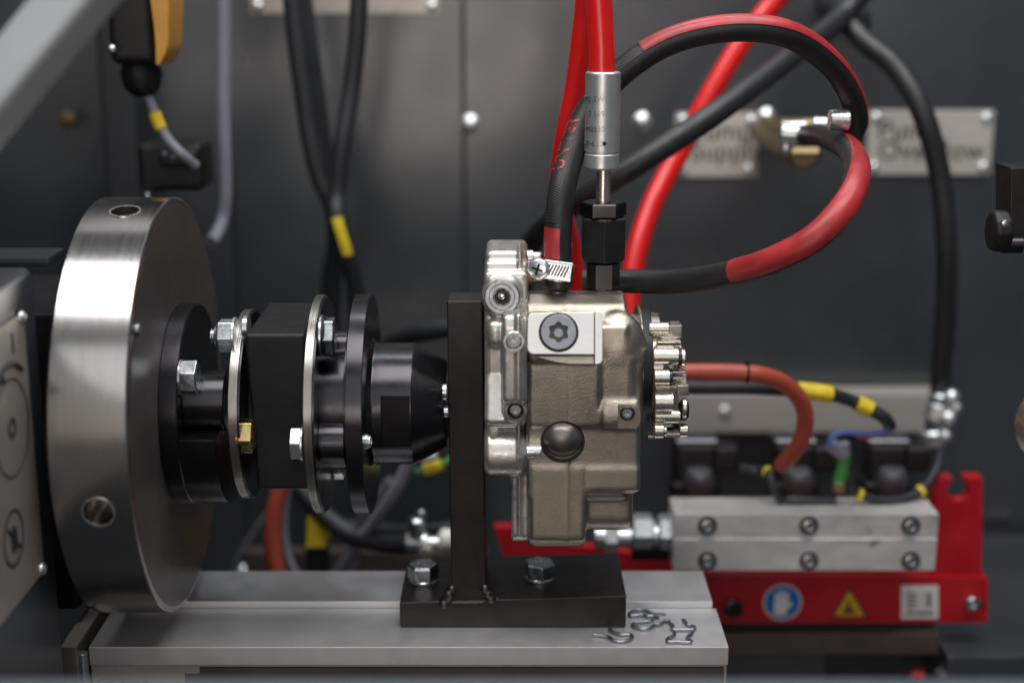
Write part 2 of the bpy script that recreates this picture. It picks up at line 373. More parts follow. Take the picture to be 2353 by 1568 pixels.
# open: remove caps later with face disc
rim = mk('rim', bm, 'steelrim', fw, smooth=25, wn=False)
def cutcyl(p, d, r, dep):
    def f(bm): cyl(bm, Vector(p)+Vector(d).normalized()*.01, Vector(p)-Vector(d).normalized()*dep, r, seg=40)
    return f
def boolcut(o, fs):
    for f in fs:
        bm = bmesh.new(); f(bm); bmesh.ops.recalc_face_normals(bm, faces=bm.faces)
        me = bpy.data.meshes.new('cut'); bm.to_mesh(me); bm.free(); co = bpy.data.objects.new('cut', me); C.objects.link(co)
        md = o.modifiers.new('b', 'BOOLEAN'); md.operation = 'DIFFERENCE'; md.solver = 'EXACT'; md.object = co
        bpy.context.view_layer.update(); bake(o); o.data.set_sharp_from_angle(angle=R(28)); bpy.data.objects.remove(co)
XH = (XW0+XW1)/2
def rimhit(px, py):
    d = ray(px, py); o = CAM
    a = d.y**2+d.z**2; b = 2*(o.y*d.y+o.z*d.z); c = o.y**2+o.z**2-RW**2
    return o+d*((-b-sqrt(b*b-4*a*c))/(2*a))
holes = []
for px, py in ((287, 485), (226, 1176)):
    h = rimhit(px, py); n = Vector((0, h.y, h.z)).normalized(); holes.append((h, n))
boolcut(rim, [cutcyl(h, n, .0093, .03) for h, n in holes])
def radial_normals(o, rad):
    me = o.data; c = wloc(o)
    out = [None]*len(me.loops)
    for p in me.polygons:
        for li in p.loop_indices:
            v = me.vertices[me.loops[li].vertex_index].co+c; rv = Vector((0, v.y, v.z))
            if rv.length > rad-2e-5 and p.normal.dot(rv.normalized()) > .97: out[li] = rv.normalized()
            else: out[li] = Vector(me.corner_normals[li].vector)
    me.normals_split_custom_set(out)
radial_normals(rim, RW)
for h, n in holes:
    bm = bmesh.new(); add_ring(bm, h-n*.0012, n, .0105, .0094, .0016, 40); mk('hole_chamfer', bm, 'chrome', fw)
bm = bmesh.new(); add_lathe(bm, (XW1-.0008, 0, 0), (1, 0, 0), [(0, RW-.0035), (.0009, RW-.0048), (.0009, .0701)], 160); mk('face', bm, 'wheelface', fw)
# hub
XF = -.2222; RH = .0705
bm = bmesh.new(); add_lathe(bm, (XW1+.0002, 0, 0), (1, 0, 0), [(0, RH+.0005), (.0006, RH+.001), (XF-XW1-.001, RH+.001), (XF-XW1, RH)], 120)
mk('hub_flange', bm, 'black', fw)
XL = -.1985; z1 = at(470, 990, -.05).z
def segpoly(zc, up=False, r=RH, n=40):
    a = math.asin(zc/r); 
    A = [pi-a+(pi+2*a)*k/n for k in range(n+1)] if not up else [a+(pi-2*a)*k/n for k in range(n+1)]
    return [(r*cos(t), r*sin(t)) for t in A]
bm = bmesh.new(); prism(bm, segpoly(z1), lambda u, v: Vector((XF, u, v)), lambda u, v: Vector((XL, u, v))); bevel_all(bm, .0007, 2, 40); mk('hub_lobe', bm, 'black', fw, smooth=30)
bm = bmesh.new(); q = at(470, 920, -.034); cyl(bm, (XF, -.034, q.z), (XL+.004, -.034, q.z), .0210, seg=64, ch=.0006); mk('hub_spigot', bm, 'black', fw)
p = at(418, 868, -.052); hexbolt(fw, (XF+.0016, p.y, p.z), (1, 0, 0), .0215, .0098, 'zinc', rot=R(30))
# dowel: small screw high on the wheel face
bm = bmesh.new(); p = onx(312, 757, XW1); cyl(bm, p, p+Vector((.003, 0, 0)), .004, seg=24, ch=.0005); mk('dowel', bm, 'plug', fw)

# ================================================================== DISC COUPLING
cp = thing('disc_coupling', 'black flexible disc coupling with two bright laminated discs and a spacer block', 'coupling', (-.16, 0, 0))
def disc(x0, x1, r, m='lam', name='disc_pack', ri=.03, n=1):
    bm = bmesh.new()
    if n == 1: add_ring(bm, (x0, 0, 0), (1, 0, 0), r, ri, x1-x0, 160, ch=.0004)
    else:
        w = (x1-x0)/n
        for k in range(n): add_ring(bm, (x0+w*k, 0, 0), (1, 0, 0), r-(.0003 if k % 2 else 0)-random.random()*.0002, ri, w*.86, 160, ch=.0001)
    return mk(name, bm, m, cp)
disc(-.1889, -.1832, .0672, n=9); 
bm = bmesh.new(); add_ring(bm, (-.1831, 0, 0), (1, 0, 0), .0655, .03, .0012, 120); mk('backing_disc', bm, 'black', cp)
disc(-.1375, -.1322, .0775, n=8)
bm = bmesh.new(); add_ring(bm, (-.1321, 0, 0), (1, 0, 0), .0758, .03, .0012, 120); mk('backing_disc', bm, 'black', cp)
# spacer block
zt = at(640, 767, -.05).z; zt2 = at(640, 718, .015).z; zb_ = at(640, 1127, -.05).z
poly = [(-.05, zt), (-.020, zt2), (.02, zt2), (.05, zt), (.055, 0), (.048, zb_), (-.048, zb_)]
xa, xb = -.1790, -.1385
bm = bmesh.new(); prism(bm, poly, lambda u, v: Vector((xa+(.0 if v > 0 else .004), u, v)), lambda u, v: Vector((xb, u, v))); bevel_all(bm, .0028, 3, 20); mk('spacer_block', bm, 'blackmat', cp, smooth=30)
def place_x(px, py, y): return at(px, py, y)
# bolts on the coupling
for px, py, y, d, af, h, m, nm in (
    (538, 770, -.035, -1, .0205, .0098, 'chrome', 'lock_nut'),
    (553, 1000, -.054, 1, .0212, .0088, 'gold', 'bolt'),
    (742, 771, -.035, 1, .0235, .0080, 'zinc', 'bolt'),
    (694, 1017, -.045, -1, .0215, .0072, 'chrome', 'bolt')):
    p = at(px, py, y); hexbolt(cp, p, (d, 0, 0), af, h, m, name=nm, rot=0 if px != 694 else R(14))
p = at(498, 772, -.035); bm = bmesh.new(); add_lathe(bm, p+Vector((.001, 0, 0)), (-1, 0, 0), [(0, .0088), (.0012, .0084), (.0012, .0055)]+[(.0015+.0006*k, .0056 if k % 2 else .0049) for k in range(6)]+[(.005, 0)], 32); mk('thread_end', bm, 'zinc', cp)
for px, py in ((728, 1082), (768, 1082)):
    p = at(px, py, .015); hexbolt(cp, p, (1, 0, 0), .0105, .0068, 'chrome', washer=False, name='nut')
for px, y, py, L, r in ((714, -.045, 1013, None, .0148), (724, -.01, 800, None, .0125)):
    p = at(px, py, y); bm = bmesh.new(); cyl(bm, (-.131, p.y, p.z), (-.1133, p.y, p.z), r, seg=48, ch=.0005); mk('standoff', bm, 'black', cp)
for px, py, y, r in ((560, 752, -.035, .0088), (592, 1000, -.04, .011)):
    p = at(px, py, y); bm = bmesh.new(); cyl(bm, (-.182, p.y, p.z), (-.178, p.y, p.z), r, seg=32, ch=.0006); mk('collar', bm, 'zinc' if px == 560 else 'black', cp)
p = at(730, 770, -.035); bm = bmesh.new(); cyl(bm, (-.1315, p.y, p.z), (-.126, p.y, p.z), .0135, seg=36, ch=.0008); mk('collar', bm, 'blackmat', cp)
p = at(728, 900, .0); bm = bmesh.new(); cyl(bm, (-.131, 0, 0), (-.1133, 0, 0), .047, seg=80); mk('inner_shaft', bm, 'black', cp)
# flange disc, hub and cone
dk = thing('tapered_hub', 'black flanged hub with a turned cylinder tapering towards the bracket', 'hub', (-.08, 0, 0))
bm = bmesh.new(); add_ring(bm, (-.1135, 0, 0), (1, 0, 0), .060, .02, .0030, 140, ch=.0004); mk('inner_lip', bm, 'black', dk)
bm = bmesh.new(); add_lathe(bm, (-.1106, 0, 0), (1, 0, 0), [(0, .02), (0, .0755), (.0008, .0778), (.0112, .0778), (.0118, .0772), (.0118, .02)], 160); mk('flange', bm, 'black', dk, smooth=25)
RC = .0432; xC0 = -.0988; xC1 = -.0692; xC2 = -.0470
bm = bmesh.new(); add_lathe(bm, (xC0-.002, 0, 0), (1, 0, 0), [(0, RC+.004), (.002, RC+.003), (.0045, RC+.0003), (.006, RC), (xC1-xC0+.002, RC), (xC1-xC0+.0026, RC-.0003), (xC2-xC0+.002, .0312), (xC2-xC0+.0026, .030)], 120)
hub = mk('hub_body', bm, 'black', dk, smooth=12)
pf0 = at(862, 912, -.043); pf1 = at(945, 1050, -.043)
boolcut(hub, [lambda bm: add_box(bm, (xC0+.0092, -.08, -.080), (xC1-.0006, -.0385, pf0.z)), ])
hub.data.set_sharp_from_angle(angle=R(12))
bm = bmesh.new(); cyl(bm, (xC2-.001, 0, 0), (-.0435, 0, 0), .0245, seg=60, ch=.0006); mk('end_collar', bm, 'blackmat', dk)
p = at(832, 1014, -.055); bm = bmesh.new(); add_lathe(bm, (-.0990, p.y, p.z), (1, 0, 0), [(0, .0052), (.0016, .0052), (.002, .0042), (.0032, .0042), (.004, .0032), (.004, .0018), (.002, .0016), (.002, 0)], 28); mk('grub_screw', bm, 'chrome', dk)
for px, py, r in ((1020, 900, .0058), (1023, 945, .004)):
    p = at(px, py, -.035); bm = bmesh.new(); cyl(bm, (p.x-.0015, p.y, p.z), (p.x+.0025, p.y, p.z), r, seg=28, ch=.0008); mk('nut', bm, 'zinc', dk)

# ================================================================== BRACKET
br = thing('mounting_bracket', 'dark welded steel bracket, an upright bar on a flat foot plate', 'bracket', (-.02, .01, BZ))
yb0 = onz(1178, 1441, BZ).y
xl0 = at(918, 1400, yb0).x; xr0 = at(1438, 1400, yb0).x
zl = at(918, 1383, yb0).z; zr = at(1438, 1367, yb0).z; yb1 = yb0+.082
bm = bmesh.new()
c = [(xl0, yb0, BZ+.0003), (xr0, yb0, BZ+.0003), (xr0, yb1, BZ+.0003), (xl0, yb1, BZ+.0003), (xl0, yb0, zl), (xr0, yb0, zr), (xr0, yb1, zr), (xl0, yb1, zl)]
vv = [bm.verts.new(q) for q in c]
for f in ((3, 2, 1, 0), (4, 5, 6, 7), (0, 1, 5, 4), (1, 2, 6, 5), (2, 3, 7, 6), (3, 0, 4, 7)): bm.faces.new([vv[k] for k in f])
bevel_all(bm, .0011, 3); mk('foot_plate', bm, 'bracket', br)
# upright: leans very slightly
yu = yb0+.0006
T0 = at(1026, 691, yu); T1 = at(1108, 691, yu); B0 = at(1037, 1379, yu); B1 = at(1116, 1379, yu)
bm = bmesh.new(); yd = yu+.062
zd = at(1060, 672, yd-.02).z
c = [(B0.x, yu, B0.z-.002), (B1.x, yu, B1.z-.002), (B1.x, yd, B1.z-.002), (B0.x, yd, B0.z-.002), (T0.x, yu, T0.z), (T1.x, yu, T1.z), (T1.x, yd, zd-.004), (T0.x, yd, zd-.004)]
vv = [bm.verts.new(q) for q in c]
for f in ((3, 2, 1, 0), (4, 5, 6, 7), (0, 1, 5, 4), (1, 2, 6, 5), (2, 3, 7, 6), (3, 0, 4, 7)): bm.faces.new([vv[k] for k in f])
bevel_all(bm, .0011, 3); mk('upright', bm, 'bracket', br)
def weld(px, py, s, sg):
    bm = bmesh.new(); p = at(px, py, yb0+.0015)
    rnd = random.Random(px)
    for k in range(9):
        q = p+Vector((sg*(.0005*k-.002)*s, rnd.uniform(-.001, .002), (.0048-.0011*k)*s*.8+rnd.uniform(-.0006, .0006)))
        bmesh.ops.create_icosphere(bm, subdivisions=2, radius=.0026*s*rnd.uniform(.7, 1.1), matrix=Matrix.Translation(q))
    for k in range(6):
        q = p+Vector((sg*.0012*k, 0.001, -.003-.0001*k)); bmesh.ops.create_icosphere(bm, subdivisions=2, radius=.0019*rnd.uniform(.7, 1.1), matrix=Matrix.Translation(q))
    o = mk('weld_bead', bm, 'steeldark', br, smooth=0, wn=False)
    r = o.modifiers.new('r', 'REMESH'); r.mode = 'VOXEL'; r.voxel_size = .0005; r.use_smooth_shade = True
    s2 = o.modifiers.new('s', 'SMOOTH'); s2.iterations = 2; bake(o)
weld(1029, 1370, 1.45, -1); weld(1123, 1366, 1.35, 1)
bm = bmesh.new(); path = [at(1040+k*10, 1381+random.uniform(-1, 1), yb0-.0002) for k in range(8)]; tube(bm, path, .0011, 8); mk('weld_seam', bm, 'steeldark', br)
# foot bolts
for px, py, lab in ((972, 1332, 'zinc hex bolt in the foot plate, left of the upright bar'), (1240, 1327, 'zinc hex bolt in the foot plate, right of the upright bar under the pump')):
    zz = zl+(zr-zl)*((px-918)/520); p = onz(px, py, zz)
    b = thing('foot_bolt', lab, 'bolt', p, 'hex bolts holding the foot plate')
    bm = bmesh.new(); cyl(bm, p, p+Vector((0, 0, .0021)), .0108, seg=40, ch=.0004); mk('washer', bm, 'chrome', b)
    bm = bmesh.new(); r = .0115; add_lathe(bm, p+Vector((0, 0, .0021)), (0, 0, 1), [(0, r), (.0098, r), (.0112, r*.9)], 6, rot=R(30) if px < 1000 else R(8)); bevel_all(bm, .0004, 2, 25); mk('head', bm, 'zinc', b, smooth=30)
    tb = textmesh('8.8', .0055, .0001)
    for v in tb.verts: v.co = Vector((p.x-.0045+v.co.x, p.y-.001+v.co.y, p.z+.0134+v.co.z))
    mk('grade_mark', tb, 'chrome', b, smooth=0)

# ================================================================== PUMP
pump = thing('injection_pump', 'fuel injection pump with silver cast flange, bronze cast body and bright rear cover', 'pump', (.06, 0, -.09))
YF = -.055
def X(px, y=YF): return at(px, 900, y).x
def Z(py, y=YF): return at(1176, py, y).z
def xprism(bm, x0, x1, poly, bev=.004, seg=3):
    t = bmesh.new(); prism(t, poly, lambda u, v: Vector((x0, u, v)), lambda u, v: Vector((x1, u, v))); bevel_all(t, bev, seg, 25); merge(bm, t)
ztop = Z(673, -.018)
def body_main(bm):
    xprism(bm, X(1209), X(1441), [(-.055, Z(800)), (-.053, Z(752)), (-.046, ztop-.013), (-.034, ztop-.004), (-.020, ztop), (-.006, ztop-.0005), (.03, ztop-.012), (.06, ztop-.03), (.06, -.045), (-.052, Z(1150)), (-.055, Z(1145))], .005)
    xprism(bm, X(1209), X(1349), [(-.055, Z(1100)), (.06, Z(1100)), (.06, -.06), (.04, Z(1270)), (-.044, Z(1270)), (-.055, Z(1245))], .005)
def body_right(bm):
    xprism(bm, X(1400), X(1476), [(-.050, Z(800)), (-.035, Z(750)), (-.01, Z(748, 0)), (.04, Z(748, 0)), (.055, .03), (.055, -.05), (.03, Z(1147)), (-.03, Z(1147)), (-.050, Z(1120))], .006)
def body_lowright(bm):
    xprism(bm, X(1340), X(1462), [(-.051, Z(1120)), (-.051, Z(1204)), (-.046, Z(1226)), (-.038, Z(1238)), (.03, Z(1238)), (.05, -.05), (.05, 0), (-.03, 0)], .008, 4)
def band(bm):   # lower belt, slightly proud
    xprism(bm, X(1349), X(1476), [(-.0562, Z(1070)), (-.0562, Z(1128)), (-.045, Z(1140)), (0, Z(1140)), (0, Z(1060)), (-.050, Z(1062))], .002, 2)
    xprism(bm, X(1219), X(1350), [(-.0560, Z(1068)), (-.0560, Z(1240)), (-.047, Z(1266)), (0, Z(1266)), (0, Z(1060)), (-.050, Z(1060))], .002, 2)
def bulge1(bm):
    c = at(1416, 808, -.0395); bmesh.ops.create_uvsphere(bm, u_segments=28, v_segments=18, radius=.0165, matrix=Matrix.Translation(c) @ Matrix.Diagonal((1.28, .98, 1.75, 1)))
    xprism(bm, X(1395), X(1475), [(-.0552, Z(975)), (-.0552, Z(1125)), (0, Z(1125)), (0, Z(975))], .003)
    c = at(1440, 770, -.02); bmesh.ops.create_uvsphere(bm, u_segments=28, v_segments=18, radius=.016, matrix=Matrix.Translation(c))
def bulge2(bm):
    xprism(bm, X(1376), X(1475), [(-.0598, Z(938)), (-.054, Z(908)), (-.034, Z(882)), (0, Z(882)), (0, Z(984)), (-.0598, Z(984))], .005, 3)
def fillet_col(bm):
    cyl(bm, at(1436, 800, -.043), at(1438, 960, -.043), .0122, seg=32, ch=.003)
def faceplates(bm):
    pbox(bm, 1216, 835, 1304, 982, -.0568, -.03, .0006, 1); pbox(bm, 1302, 835, 1378, 982, -.0575, -.03, .0006, 1); pbox(bm, 1300, 985, 1306, 1250, -.0566, -.03, .0006, 1)
    xprism(bm, X(1301), X(1306), [(-.0515, Z(748)), (-.0470, ztop-.0125), (-.0345, ztop-.003), (-.020, ztop+.001), (-.005, ztop+.001), (0, 0), (-.03, 0)], .0004, 1)
def padbase(bm):
    # block carrying the tilted machined pad
    pbox(bm, 1213, 735, 1375, 835, -.062, -.02, .003)
def neck(bm):
    cyl(bm, at(1385, 700, 0), at(1385, 671, 0), .0145, seg=40, ch=.003); cyl(bm, at(1283, 700, 0), at(1283, 671, 0), .014, seg=40, ch=.003)
# pocket cutters
pk = at(1441, 950, -.06)
def cut_pocket(bm): 
    a = at(1418, 1250, -.0585); add_box(bm, (X(1419), -.09, Z(1000)), (X(1478), -.0572, Z(926)), bev=0)
def cut_recess(bm):
    c = at(1293, 1012, -.055); add_lathe(bm, (c.x, -.09, c.z), (0, 1, 0), [(0, .0146), (.041, .0146)], 44)
def cut_port(bm): cyl(bm, (pk.x, -.08, pk.z), (pk.x, -.045, pk.z), .0042, seg=28)
body = cast_obj('body_casting', [body_main, body_right, body_lowright, band, bulge1, bulge2, fillet_col, faceplates, padbase, neck], [cut_pocket, cut_recess, cut_port], 'cast', pump, voxel=.00095, it=16, fac=.7)
# dome cap in the recess
c = at(1292, 1008, -.052); bm = bmesh.new(); bmesh.ops.create_uvsphere(bm, u_segments=40, v_segments=24, radius=.0140, matrix=Matrix.Translation(c+Vector((0, -.002, .001))) @ Matrix.Diagonal((.98, .72, .90, 1))); mk('rubber_cap', bm, 'domeg', pump)
bm = bmesh.new(); add_ring(bm, c+Vector((0, .000, -.0008)), (0, -1, 0), .0150, .0136, .004, 44, ch=.0006); mk('cap_ring', bm, 'steeldark', pump)
# pocket screw
def ring_screw(c, d, ro, name='port_screw', m='steeldark', ball='chrome', parent=pump):
    bm = bmesh.new(); add_ring(bm, c, d, ro, ro*.72, .0022, 36, ch=.0004); o = mk(name, bm, m, parent)
    bm = bmesh.new(); d = Vector(d).normalized(); add_lathe(bm, Vector(c)-d*.001, d, [(0, ro*.70), (.0014, ro*.66), (.0014, ro*.38), (.0004, ro*.34), (.0004, 0)], 32, ); mk('screw_core', bm, ball, o)
    return o
ring_screw((pk.x, -.0578, pk.z), (0, -1, 0), .0050)
# machined pad with plug : plane tilted up
tl = R(22)
pc = at(1292, 766, -.067); nrm = Vector((0, -cos(tl), sin(tl))); upv = Vector((0, sin(tl), cos(tl)))
def padplane(px, py, off=0):
    d = ray(px, py); k = ((pc+nrm*off)-CAM).dot(nrm)/d.dot(nrm); return CAM+d*k
def padpoly(pts, o0, o1, name, m, bev=.0004, rnd=None):
    q = [padplane(*p) for p in pts]; bm = bmesh.new()
    a = [bm.verts.new(v+nrm*o0) for v in q]; b = [bm.verts.new(v+nrm*o1) for v in q]; n = len(q)
    bm.faces.new(a[::-1]); bm.faces.new(b)
    for k in range(n): k2 = (k+1) % n; bm.faces.new((a[k], a[k2], b[k2], b[k]))
    bevel_all(bm, bev, 2, 30); return mk(name, bm, m, pump, smooth=30)
def arc(cx, cy, rx, ry, a0, a1, n=6): return [(cx+rx*cos(R(a0+(a1-a0)*k/n)), cy-ry*sin(R(a0+(a1-a0)*k/n))) for k in range(n+1)]
padpoly([(1355, 716)]+[(1290, 716.5)]+arc(1226, 732, 14, 13, 90, 180)+arc(1226, 796, 15, 17, 180, 270)+[(1365, 814), (1365, 716)], -.012, 0, 'machined_pad', 'pad')
padpoly([(1366.5, 714)]+arc(1372, 726, 12, 12, 60, 0)+arc(1372, 824, 12, 12, 0, -90)+[(1366.5, 836)], -.009, .0006, 'pad_step', 'pad')
padpoly([(1228, 816), (1365, 815.5), (1365, 834), (1310, 834), (1275, 829)], -.012, -.0035, 'pad_bevel', 'cast')
pq = padplane(1283, 763)
mp_ = [o for o in pump.children if o.name.startswith('machined_pad')][0]
boolcut(mp_, [lambda bm: cyl(bm, pq-nrm*.006, pq+nrm*.01, .0119, seg=64)])
for p_ in mp_.data.polygons: p_.use_smooth = False
bm = bmesh.new(); add_ring(bm, pq-nrm*.0005, nrm, .0131, .0117, .0009, 64); mk('plug_groove', bm, 'dark', pump)
bm = bmesh.new()
d_, n_, b_ = basis(nrm, upv); seg = 72
def torx(a): return .0062+.00075*cos(6*a)
prof = [(0.0, .0118, 0), (.0011, .0118, 0), (.0014, .0114, 0), (.0014, None, 1.0), (-.004, None, .93)]
rings = []
for h, r, k in prof:
    rings.append([bm.verts.new(pq+nrm*h+(n_*cos(2*pi*i/seg)+b_*sin(2*pi*i/seg))*(r if r else torx(2*pi*i/seg)*k)) for i in range(seg)])
for p_, q_ in zip(rings, rings[1:]):
    for i in range(seg): j = (i+1) % seg; bm.faces.new((p_[i], p_[j], q_[j], q_[i]))
bm.faces.new(rings[-1])
mk('torx_plug', bm, 'plug', pump, smooth=30)
bm = bmesh.new(); cyl(bm, pq-nrm*.0037, pq-nrm*.0020, .0066, seg=40); mk('socket_shade_floor', bm, 'steeldark', pump)  # dark disc colours in the shade at the bottom of the torx recess
bm = bmesh.new(); add_lathe(bm, pq-nrm*.0021, nrm, [(0, .0032), (.0004, .0030), (.0006, 0)], 28); mk('socket_core', bm, 'plug', pump)
# ---- silver front flange
def fl_top(bm): 
    a = at(1115, 655, -.015); b = at(1213, 577, -.015); add_box(bm, (a.x, -.015, a.z-.015), (b.x, .035, b.z), bev=.004, seg=3)
    a = at(1113, 655, -.02); b = at(1214, 600, -.02); add_box(bm, (a.x, -.022, a.z-.02), (b.x, .035, b.z), bev=.003, seg=3)
    a = at(1112, 655, -.02); b = at(1213, 625, -.03); add_box(bm, (a.x, -.030, a.z-.02), (b.x, .035, b.z), bev=.003, seg=3)
def fl_core(bm):
    xprism(bm, X(1112), X(1209), [(-.030, Z(720)), (-.02, Z(660, 0)), (.03, Z(660, 0)), (.05, .04), (.05, -.03), (.03, Z(1085)), (-.03, Z(1085)), (-.042, Z(1060)), (-.042, Z(760))], .004)
def fl_strip(bm):
    xprism(bm, X(1155), X(1211), [(-.064, Z(745)), (-.061, Z(720)), (-.03, Z(718)), (.02, Z(718)), (.02, Z(930)), (-.056, Z(930)), (-.064, Z(915))], .0025)
def fl_mid(bm):
    xprism(bm, X(1112), X(1210), [(-.036, Z(835)), (-.058, Z(968)), (-.052, Z(985)), (0, Z(985)), (0, Z(835))], .005)
def fl_lobe(bm):
    c0 = at(1112, 1040, -.045); c1 = at(1211, 1036, -.045); cyl(bm, (c0.x, -.042, c0.z), (c1.x, -.042, c0.z), .0165, seg=40, ch=.003)
    a = at(1114, 1085, -.04); b = at(1209, 985, -.04); add_box(bm, (a.x, -.050, a.z), (b.x, .03, b.z), bev=.005, seg=3)
def fl_lower(bm):
    xprism(bm, X(1174), X(1218), [(-.050, Z(1050)), (-.052, Z(1238)), (-.047, Z(1253)), (.03, Z(1253)), (.04, -.05), (.04, -.02)], .002)
def fl_block(bm):
    pbox(bm, 1116, 738, 1162, 802, -.049, 0, .006)
def ridge(bm):
    pbox(bm, 1184, 722, 1198, 925, -.0655, -.04, .0012, 2); pbox(bm, 1190, 1045, 1197, 1235, -.0535, -.04, .0008, 2)
    a = at(1190, 640, -.02); b = at(1198, 578, -.02); add_box(bm, (a.x, -.0235, a.z), (b.x, .02, b.z+.001), bev=.001)
    pbox(bm, 1189, 940, 1195, 1060, -.0595, -.03, .001, 2)
def plug_boss(bm):
    c = at(1152, 686, -.040); cyl(bm, c+Vector((0, .03, 0)), c+Vector((0, .0, 0)), .0135, seg=40, ch=.002)
def diag(bm):
    a = at(1120, 830, -.045); b = at(1150, 905, -.05); cyl(bm, a, b, .006, seg=20); 
s1 = at(1180, 782, -.062); s2 = at(1184, 940, -.056)
def cut_s1(bm): cyl(bm, (s1.x, -.09, s1.z), (s1.x, -.052, s1.z), .0052, seg=32)
def cut_s2(bm): cyl(bm, (s2.x, -.09, s2.z), (s2.x, -.050, s2.z), .0058, seg=32)
def boss2(bm): cyl(bm, (s2.x, -.02, s2.z), (s2.x, -.0605, s2.z), .0082, seg=32, ch=.001)
def cut_small(bm): p = at(1133, 999, -.05); cyl(bm, (p.x, -.09, p.z+.004), (p.x, -.03, p.z), .0036, seg=24)
cast_obj('front_flange', [fl_top, fl_core, fl_strip, fl_mid, fl_lobe, fl_lower, fl_block, ridge, plug_boss, boss2], [cut_s1, cut_s2, cut_small], 'alu', pump, voxel=.00095, it=5)
ring_screw((s1.x, -.0600, s1.z), (0, -1, 0), .0047, 'flange_screw', 'zinc'); ring_screw((s2.x, -.0565, s2.z), (0, -1, 0), .0053, 'flange_screw', 'black')
bm = bmesh.new(); add_ring(bm, (s1.x, -.0650, s1.z), (0, -1, 0), .0071, .0053, .0012, 40, ch=.0003); mk('spot_face', bm, 'chrome', pump)
# round plug, hex socket with ball
d = Vector((-.10, -1, .12)).normalized(); c = at(1153, 682, -.044)
bm = bmesh.new(); add_lathe(bm, c-d*.010, d, [(0, .0118), (.0095, .0118), (.0105, .0112), (.0105, .0062), (.0098, .0060), (.0098, .0050), (.0045, .0046), (.0045, 0)], 56); pl = mk('socket_plug', bm, 'plug', pump, smooth=30)
bm = bmesh.new(); add_ring(bm, c-d*.0044, d, .0059, .0030, .0042, 40); mk('socket_shade_wall', bm, 'blackmat', pl)  # black lining: shade of the shallow socket put into its colour
bm = bmesh.new(); cyl(bm, c-d*.0046, c-d*.0040, .0048, seg=32); mk('socket_shade_floor', bm, 'blackmat', pl)  # black disc, likewise colouring the socket bottom as if in shade
bm = bmesh.new(); bmesh.ops.create_uvsphere(bm, u_segments=24, v_segments=16, radius=.0022, matrix=Matrix.Translation(c-d*.0012)); mk('plug_ball', bm, 'chrome', pl)
bm = bmesh.new(); add_ring(bm, c+d*.0002, d, .0088, .0084, .0005, 56); mk('plug_ring', bm, 'dark', pl)
# nozzle right of top block, dowel at the lobe
a = at(1214, 594, .0); bm = bmesh.new(); add_lathe(bm, (a.x-.002, .0, a.z), (1, 0, 0), [(0, .0062), (.005, .0062), (.0055, .005), (.010, .005), (.0112, .0042)], 32); mk('pipe_stub', bm, 'nickel', pump)
a = at(1214, 630, -.01); bm = bmesh.new(); add_lathe(bm, (a.x-.002, .0, a.z-.001), (1, 0, 0), [(0, .0085), (.0045, .0085), (.0052, .0075), (.012, .0075)], 32); mk('side_stub', bm, 'brass', pump)
a = at(1210, 1038, -.062); bm = bmesh.new(); add_lathe(bm, (a.x, -.060, a.z), (1, 0, 0), [(0, .0050), (.0088, .0050), (.0100, .0042)], 32); mk('dowel_pin', bm, 'chrome', pump)
# ---- rear cover
rc = bmesh.new(); zc = (Z(745)+Z(1012))/2; rr = (Z(745)-Z(1012))/2
add_lathe(rc, (X(1474), -.004, zc), (1, 0, 0), [(0, rr*1.02), (.0012, rr*1.04), (.0018, rr*1.04)], 90); mk('cover_gasket_edge', rc, 'cast', pump)
rc = bmesh.new(); add_lathe(rc, (X(1479), -.004, zc), (1, 0, 0), [(0, rr), (.0068, rr), (.0073, rr-.0006)], 90); mk('cover_gasket', rc, 'blackmat', pump)
rc = bmesh.new(); add_lathe(rc, (X(1500), -.002, zc), (1, 0, 0), [(0, rr*.90), (.0075, rr*.88), (.009, rr*.80)], 64); cov = mk('rear_cover', rc, 'nickel', pump)
def rcyl(x0, x1, y0, y1, y, m='nickel', name='cover_boss', seg=28, ch=.0005):
    a = at(x0, (y0+y1)/2, y); r = pxr((y1-y0)/2, y); x1_ = at(x1, (y0+y1)/2, y).x; bm = bmesh.new()
    cyl(bm, (a.x, y, a.z), (x1_, y, a.z), r, seg=seg, ch=ch); return mk(name, bm, m, pump)
def rbox(x0, x1, y0, y1, y, m='nickel', dep=.012, name='cover_rib', bev=.0006):
    bm = bmesh.new(); pbox(bm, x0, y0, x1, y1, y, y+dep, bev, 2); return mk(name, bm, m, pump)
rcyl(1490, 1536, 740, 770, -.030); rbox(1534, 1567, 747, 776, -.028); rcyl(1537, 1560, 736, 752, -.02, 'black', 'port_plug'); rbox(1495, 1556, 764, 800, -.027, dep=.03)
rbox(1510, 1565, 783, 789, -.034); rbox(1504, 1566, 793, 800, -.034)
rcyl(1500, 1558, 799, 838, -.044); rcyl(1556, 1563, 798, 846, -.040, 'black', 'seal_ring'); rcyl(1563, 1573, 800, 842, -.040, 'nickel', 'end_cap')
rcyl(1500, 1524, 834, 852, -.044); rcyl(1502, 1538, 848, 884, -.050, 'nickel', 'cover_boss'); rcyl(1536, 1544, 846, 886, -.046, 'black', 'seal_ring')
rbox(1536, 1560, 820, 900, -.030, dep=.02); rbox(1543, 1576, 853, 859, -.046); rbox(1543, 1572, 866, 873, -.046); rbox(1541, 1578, 859, 885, -.034)
rbox(1555, 1583, 884, 910, -.050, dep=.018, name='hex_lug', bev=.001); rbox(1505, 1556, 886, 902, -.040)
rcyl(1503, 1546, 900, 945, -.052); rcyl(1558, 1581, 918, 966, -.044, 'black', 'seal_ring', ch=.002); rcyl(1566, 1576, 913, 960, -.048, 'nickel', 'end_cap')
